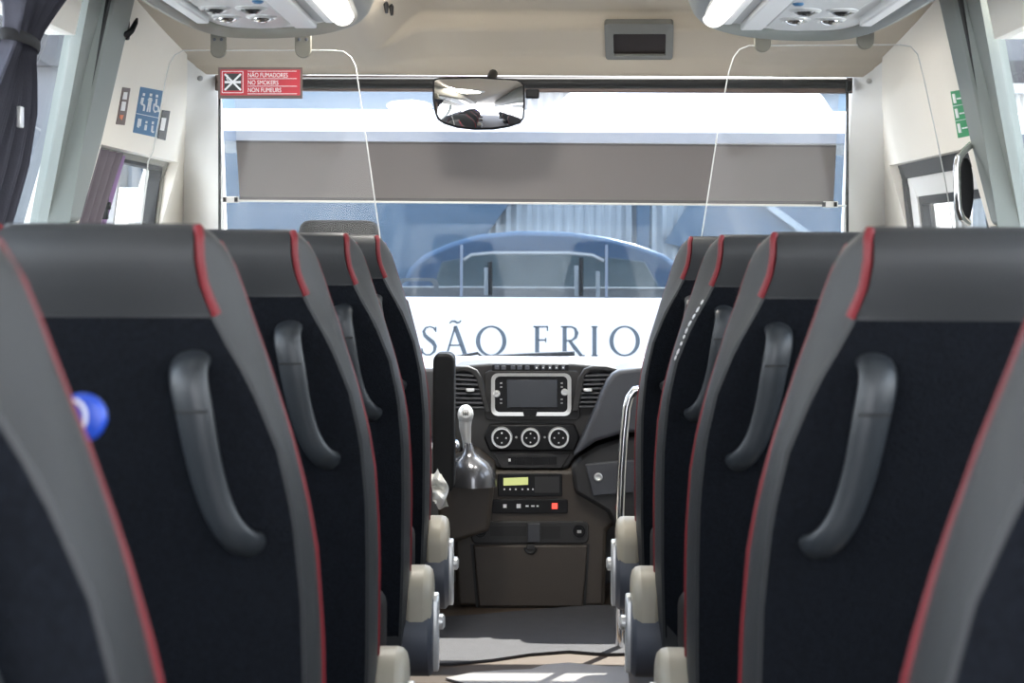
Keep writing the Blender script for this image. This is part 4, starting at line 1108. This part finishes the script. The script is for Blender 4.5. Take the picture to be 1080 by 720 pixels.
# made-up building standing in for reflections in the coach glass
YR = 14.0
R = thing('reflection_building', 'made-up ribbed and blue building beyond the coach, standing in for reflections in its glass', 'building', (0, YR + 2, GZ))
x0, x1 = P(512, 258, YR).x, 9.0
zr = CZ + 1.25
m = MB(); n = 220; pts = []
for k in range(n + 1):
    x = x0 + (x1 - x0) * k / n; pts.append((x, YR + (.05 if k % 2 else 0)))
vr = [[Vector((x, y, GZ)) for x, y in pts], [Vector((x, y, zr)) for x, y in pts]]
back = [[Vector((x, YR + .3, GZ)) for x, y in reversed(pts)], [Vector((x, YR + .3, zr)) for x, y in reversed(pts)]]
m.loft([vr[0] + back[0], vr[1] + back[1]], cap=False); m.build('reflection_ribbed_wall', 'ribs', R, smooth=False)
m = MB(); m.prism([Vector((-3.3, YR - .12, GZ)), Vector((P(515, 245, YR).x, YR - .12, GZ)), Vector((P(515, 245, YR).x, YR - .12, P(515, 245, YR).z)), Vector((P(548, 200, YR).x, YR - .12, P(548, 200, YR).z)), Vector((P(548, 200, YR).x, YR - .12, zr)), Vector((-3.3, YR - .12, zr))], (0, .4, 0)); m.build('reflected_sky_wall', 'wall_blue', R, smooth=False)  # blue of the reflected sky, put in as a wall
m = MB(); m.box((P(677.5, 240, YR).x, YR - .06, (zr + GZ) / 2), (.10, .14, zr - GZ)); m.build('blue_post', 'wall_blue', R)
m = MB(); m.prism([P(x, y, YR - .10) for x, y in ((790, 205), (800, 205), (880, 262), (866, 262))], (0, .08, 0)); m.build('reflection_brace', 'ribs', R)
m = MB(); m.prism([Vector((P(700, 210, YR).x, YR - .05, CZ + .02)), Vector((P(905, 210, YR).x, YR - .05, CZ - .3)), Vector((P(905, 210, YR).x, YR - .05, zr)), Vector((P(800, 210, YR).x, YR - .05, zr))], (0, .04, 0)); m.build('blue_gable', 'wall_blue', R, smooth=False)
m = MB(); m.box((2.85, YR + .2, zr + .04), (12.4, .6, .08)); m.build('eaves', 'rack_grey', R)

# things beside the bus
m = MB(); m.box((0, 6, GZ - .05), (60, 60, .1)); o = struct(m.build('ground', 'asphalt', smooth=False))
def van(x, y, label, L=4.6, ry=0):
    t = thing('white_van', label, 'van', (x, y, GZ))
    side = 1 if x > 0 else -1
    prof = [(-L / 2, .35), (L / 2, .35), (L / 2, .95), (L / 2 - .35, 1.10), (L / 2 - 1.1, 1.9), (L / 2 - 1.5, 2.05), (-L / 2 + .1, 2.05), (-L / 2, 1.9)]
    m = MB(); m.loft([[Vector((x + dx, y + a, GZ + b)) for a, b in prof] for dx in (-.95, .95)]); m.build('van_body', 'coach_white', t, bevel=.05, seg=3)
    for a0, a1 in ((-L / 2 + .3, -.1), (.0, L / 2 - 1.35)):
        m = MB(); m.box((x - side * .955, y + (a0 + a1) / 2, GZ + 1.5), (.02, a1 - a0, .5)); m.build('van_window', 'screen', t, bevel=.01)
    for a in (-L / 2 + .8, L / 2 - .8):
        m = MB(); m.lathe(Vector((x - side * .86, y + a, GZ + .34)), (1, 0, 0), [(-.12, .2), (-.12, .34), (.12, .34), (.12, .2)], 24); m.build('wheel', 'seal', t)
van(-5.2, 9.6, 'white van parked outside the left windows')
van(4.6, 9.0, 'white van parked outside the right windows')
def house(x, y, w, d, h, label, band):
    t = thing('outside_building', label, 'building', (x, y, GZ))
    m = MB(); m.box((x, y, GZ + h / 2), (w, d, h)); m.build('wall', 'grey_stone', t, smooth=False)
    s = 1 if x > 0 else -1
    m = MB(); m.box((x, y, GZ + h * band), (w + .2, d + .2, .45)); m.build('dark_band', 'grey_band', t, smooth=False)
    m = MB(); m.box((x, y, GZ + h * .33), (w + .12, d + .12, .5)); m.build('pale_band', 'stone', t, smooth=False)
    m = MB(); m.box((x, y, GZ + h + .1), (w + .6, d + .6, .25)); m.build('roof_edge', 'rack_grey', t)
    for k in range(5):
        m = MB(); m.box((x - s * w / 2, y - d / 2 + d * (k + .5) / 5, GZ + h * .35), (.1, 1.2, 1.3)); m.build('window', 'screen', t)
house(-7.2, 23, 6.4, 14, 5.0, 'grey building with a dark band outside the left windows', .72)
house(9.6, 26, 10, 14, 5.4, 'grey building with a dark band outside the right windows', .66)

# ------------------------------------------------------------------ world, sun, camera
w = bpy.data.worlds.new('World'); SC.world = w; w.use_nodes = True
nt = w.node_tree; bg = nt.nodes['Background']
tc = nt.nodes.new('ShaderNodeTexCoord'); sx = nt.nodes.new('ShaderNodeSeparateXYZ'); cr = nt.nodes.new('ShaderNodeValToRGB')
nt.links.new(tc.outputs['Generated'], sx.inputs[0]); nt.links.new(sx.outputs['Z'], cr.inputs[0]); nt.links.new(cr.outputs[0], bg.inputs[0])
e = cr.color_ramp.elements
e[0].position = 0.0; e[0].color = (.98, .98, 1, 1); e[1].position = 1.0; e[1].color = (.42, .62, .95, 1)
bg.inputs[1].default_value = 1.0
sl = bpy.data.lights.new('sun', 'SUN'); sl.energy = 3.2; sl.angle = math.radians(.6); sl.color = (1, .95, .87)
so = bpy.data.objects.new('sun', sl); COL.objects.link(so)
so.rotation_euler = Vector((.30, .50, .82)).to_track_quat('Z', 'Y').to_euler()

cam = bpy.data.cameras.new('camera'); co = bpy.data.objects.new('camera', cam); COL.objects.link(co)
cam.sensor_width = 36; cam.lens = 36 * F / 1080
cam.shift_x = -(VX - 540) / 1080; cam.shift_y = -(360 - VY) / 1080
co.location = (0, 0, CZ); co.rotation_euler = (PI / 2, 0, 0)
co.rotation_euler = (Matrix.Rotation(PI / 2, 3, 'X') @ Matrix.Rotation(ROLL, 3, 'Z')).to_euler()
cam.clip_start = .02; cam.clip_end = 300
cam.dof.use_dof = True; cam.dof.focus_distance = 4.6; cam.dof.aperture_fstop = 7.5
SC.camera = co
# unseen fill lamps added to brighten the cab panels
for sx_, lab in ((-.27, 'added fill lamp, unseen on the cab ceiling, nearer the driver side'), (.27, 'added fill lamp, unseen on the cab ceiling, nearer the door side')):
    t = thing('added_fill_lamp', lab, 'lamp', (sx_, 4.06, 1.74), 'added fill lamps')
    cz_ = ceil_z(sx_, 4.06)
    m = MB(); m.lathe(Vector((sx_, 4.06, cz_ + .004)), (0, 0, -1), [(-.002, .13), (.012, .13), (.018, .118), (.018, .106), (.01, .104)], 32); m.build('fill_rim', 'rack_white', t)
    m = MB(); m.lathe(Vector((sx_, 4.06, cz_ + .002)), (0, 0, -1), [(-.001, .103), (.012, .103), (.016, .09), (.018, 0)], 32); m.build('fill_lens', 'fill_glow' if sx_ < 0 else 'fill_glow_right', t)
vs = SC.view_settings; vs.view_transform = 'Standard'; vs.look = 'None'; vs.gamma = 1; vs.use_curve_mapping = False
vs.exposure = 2.8
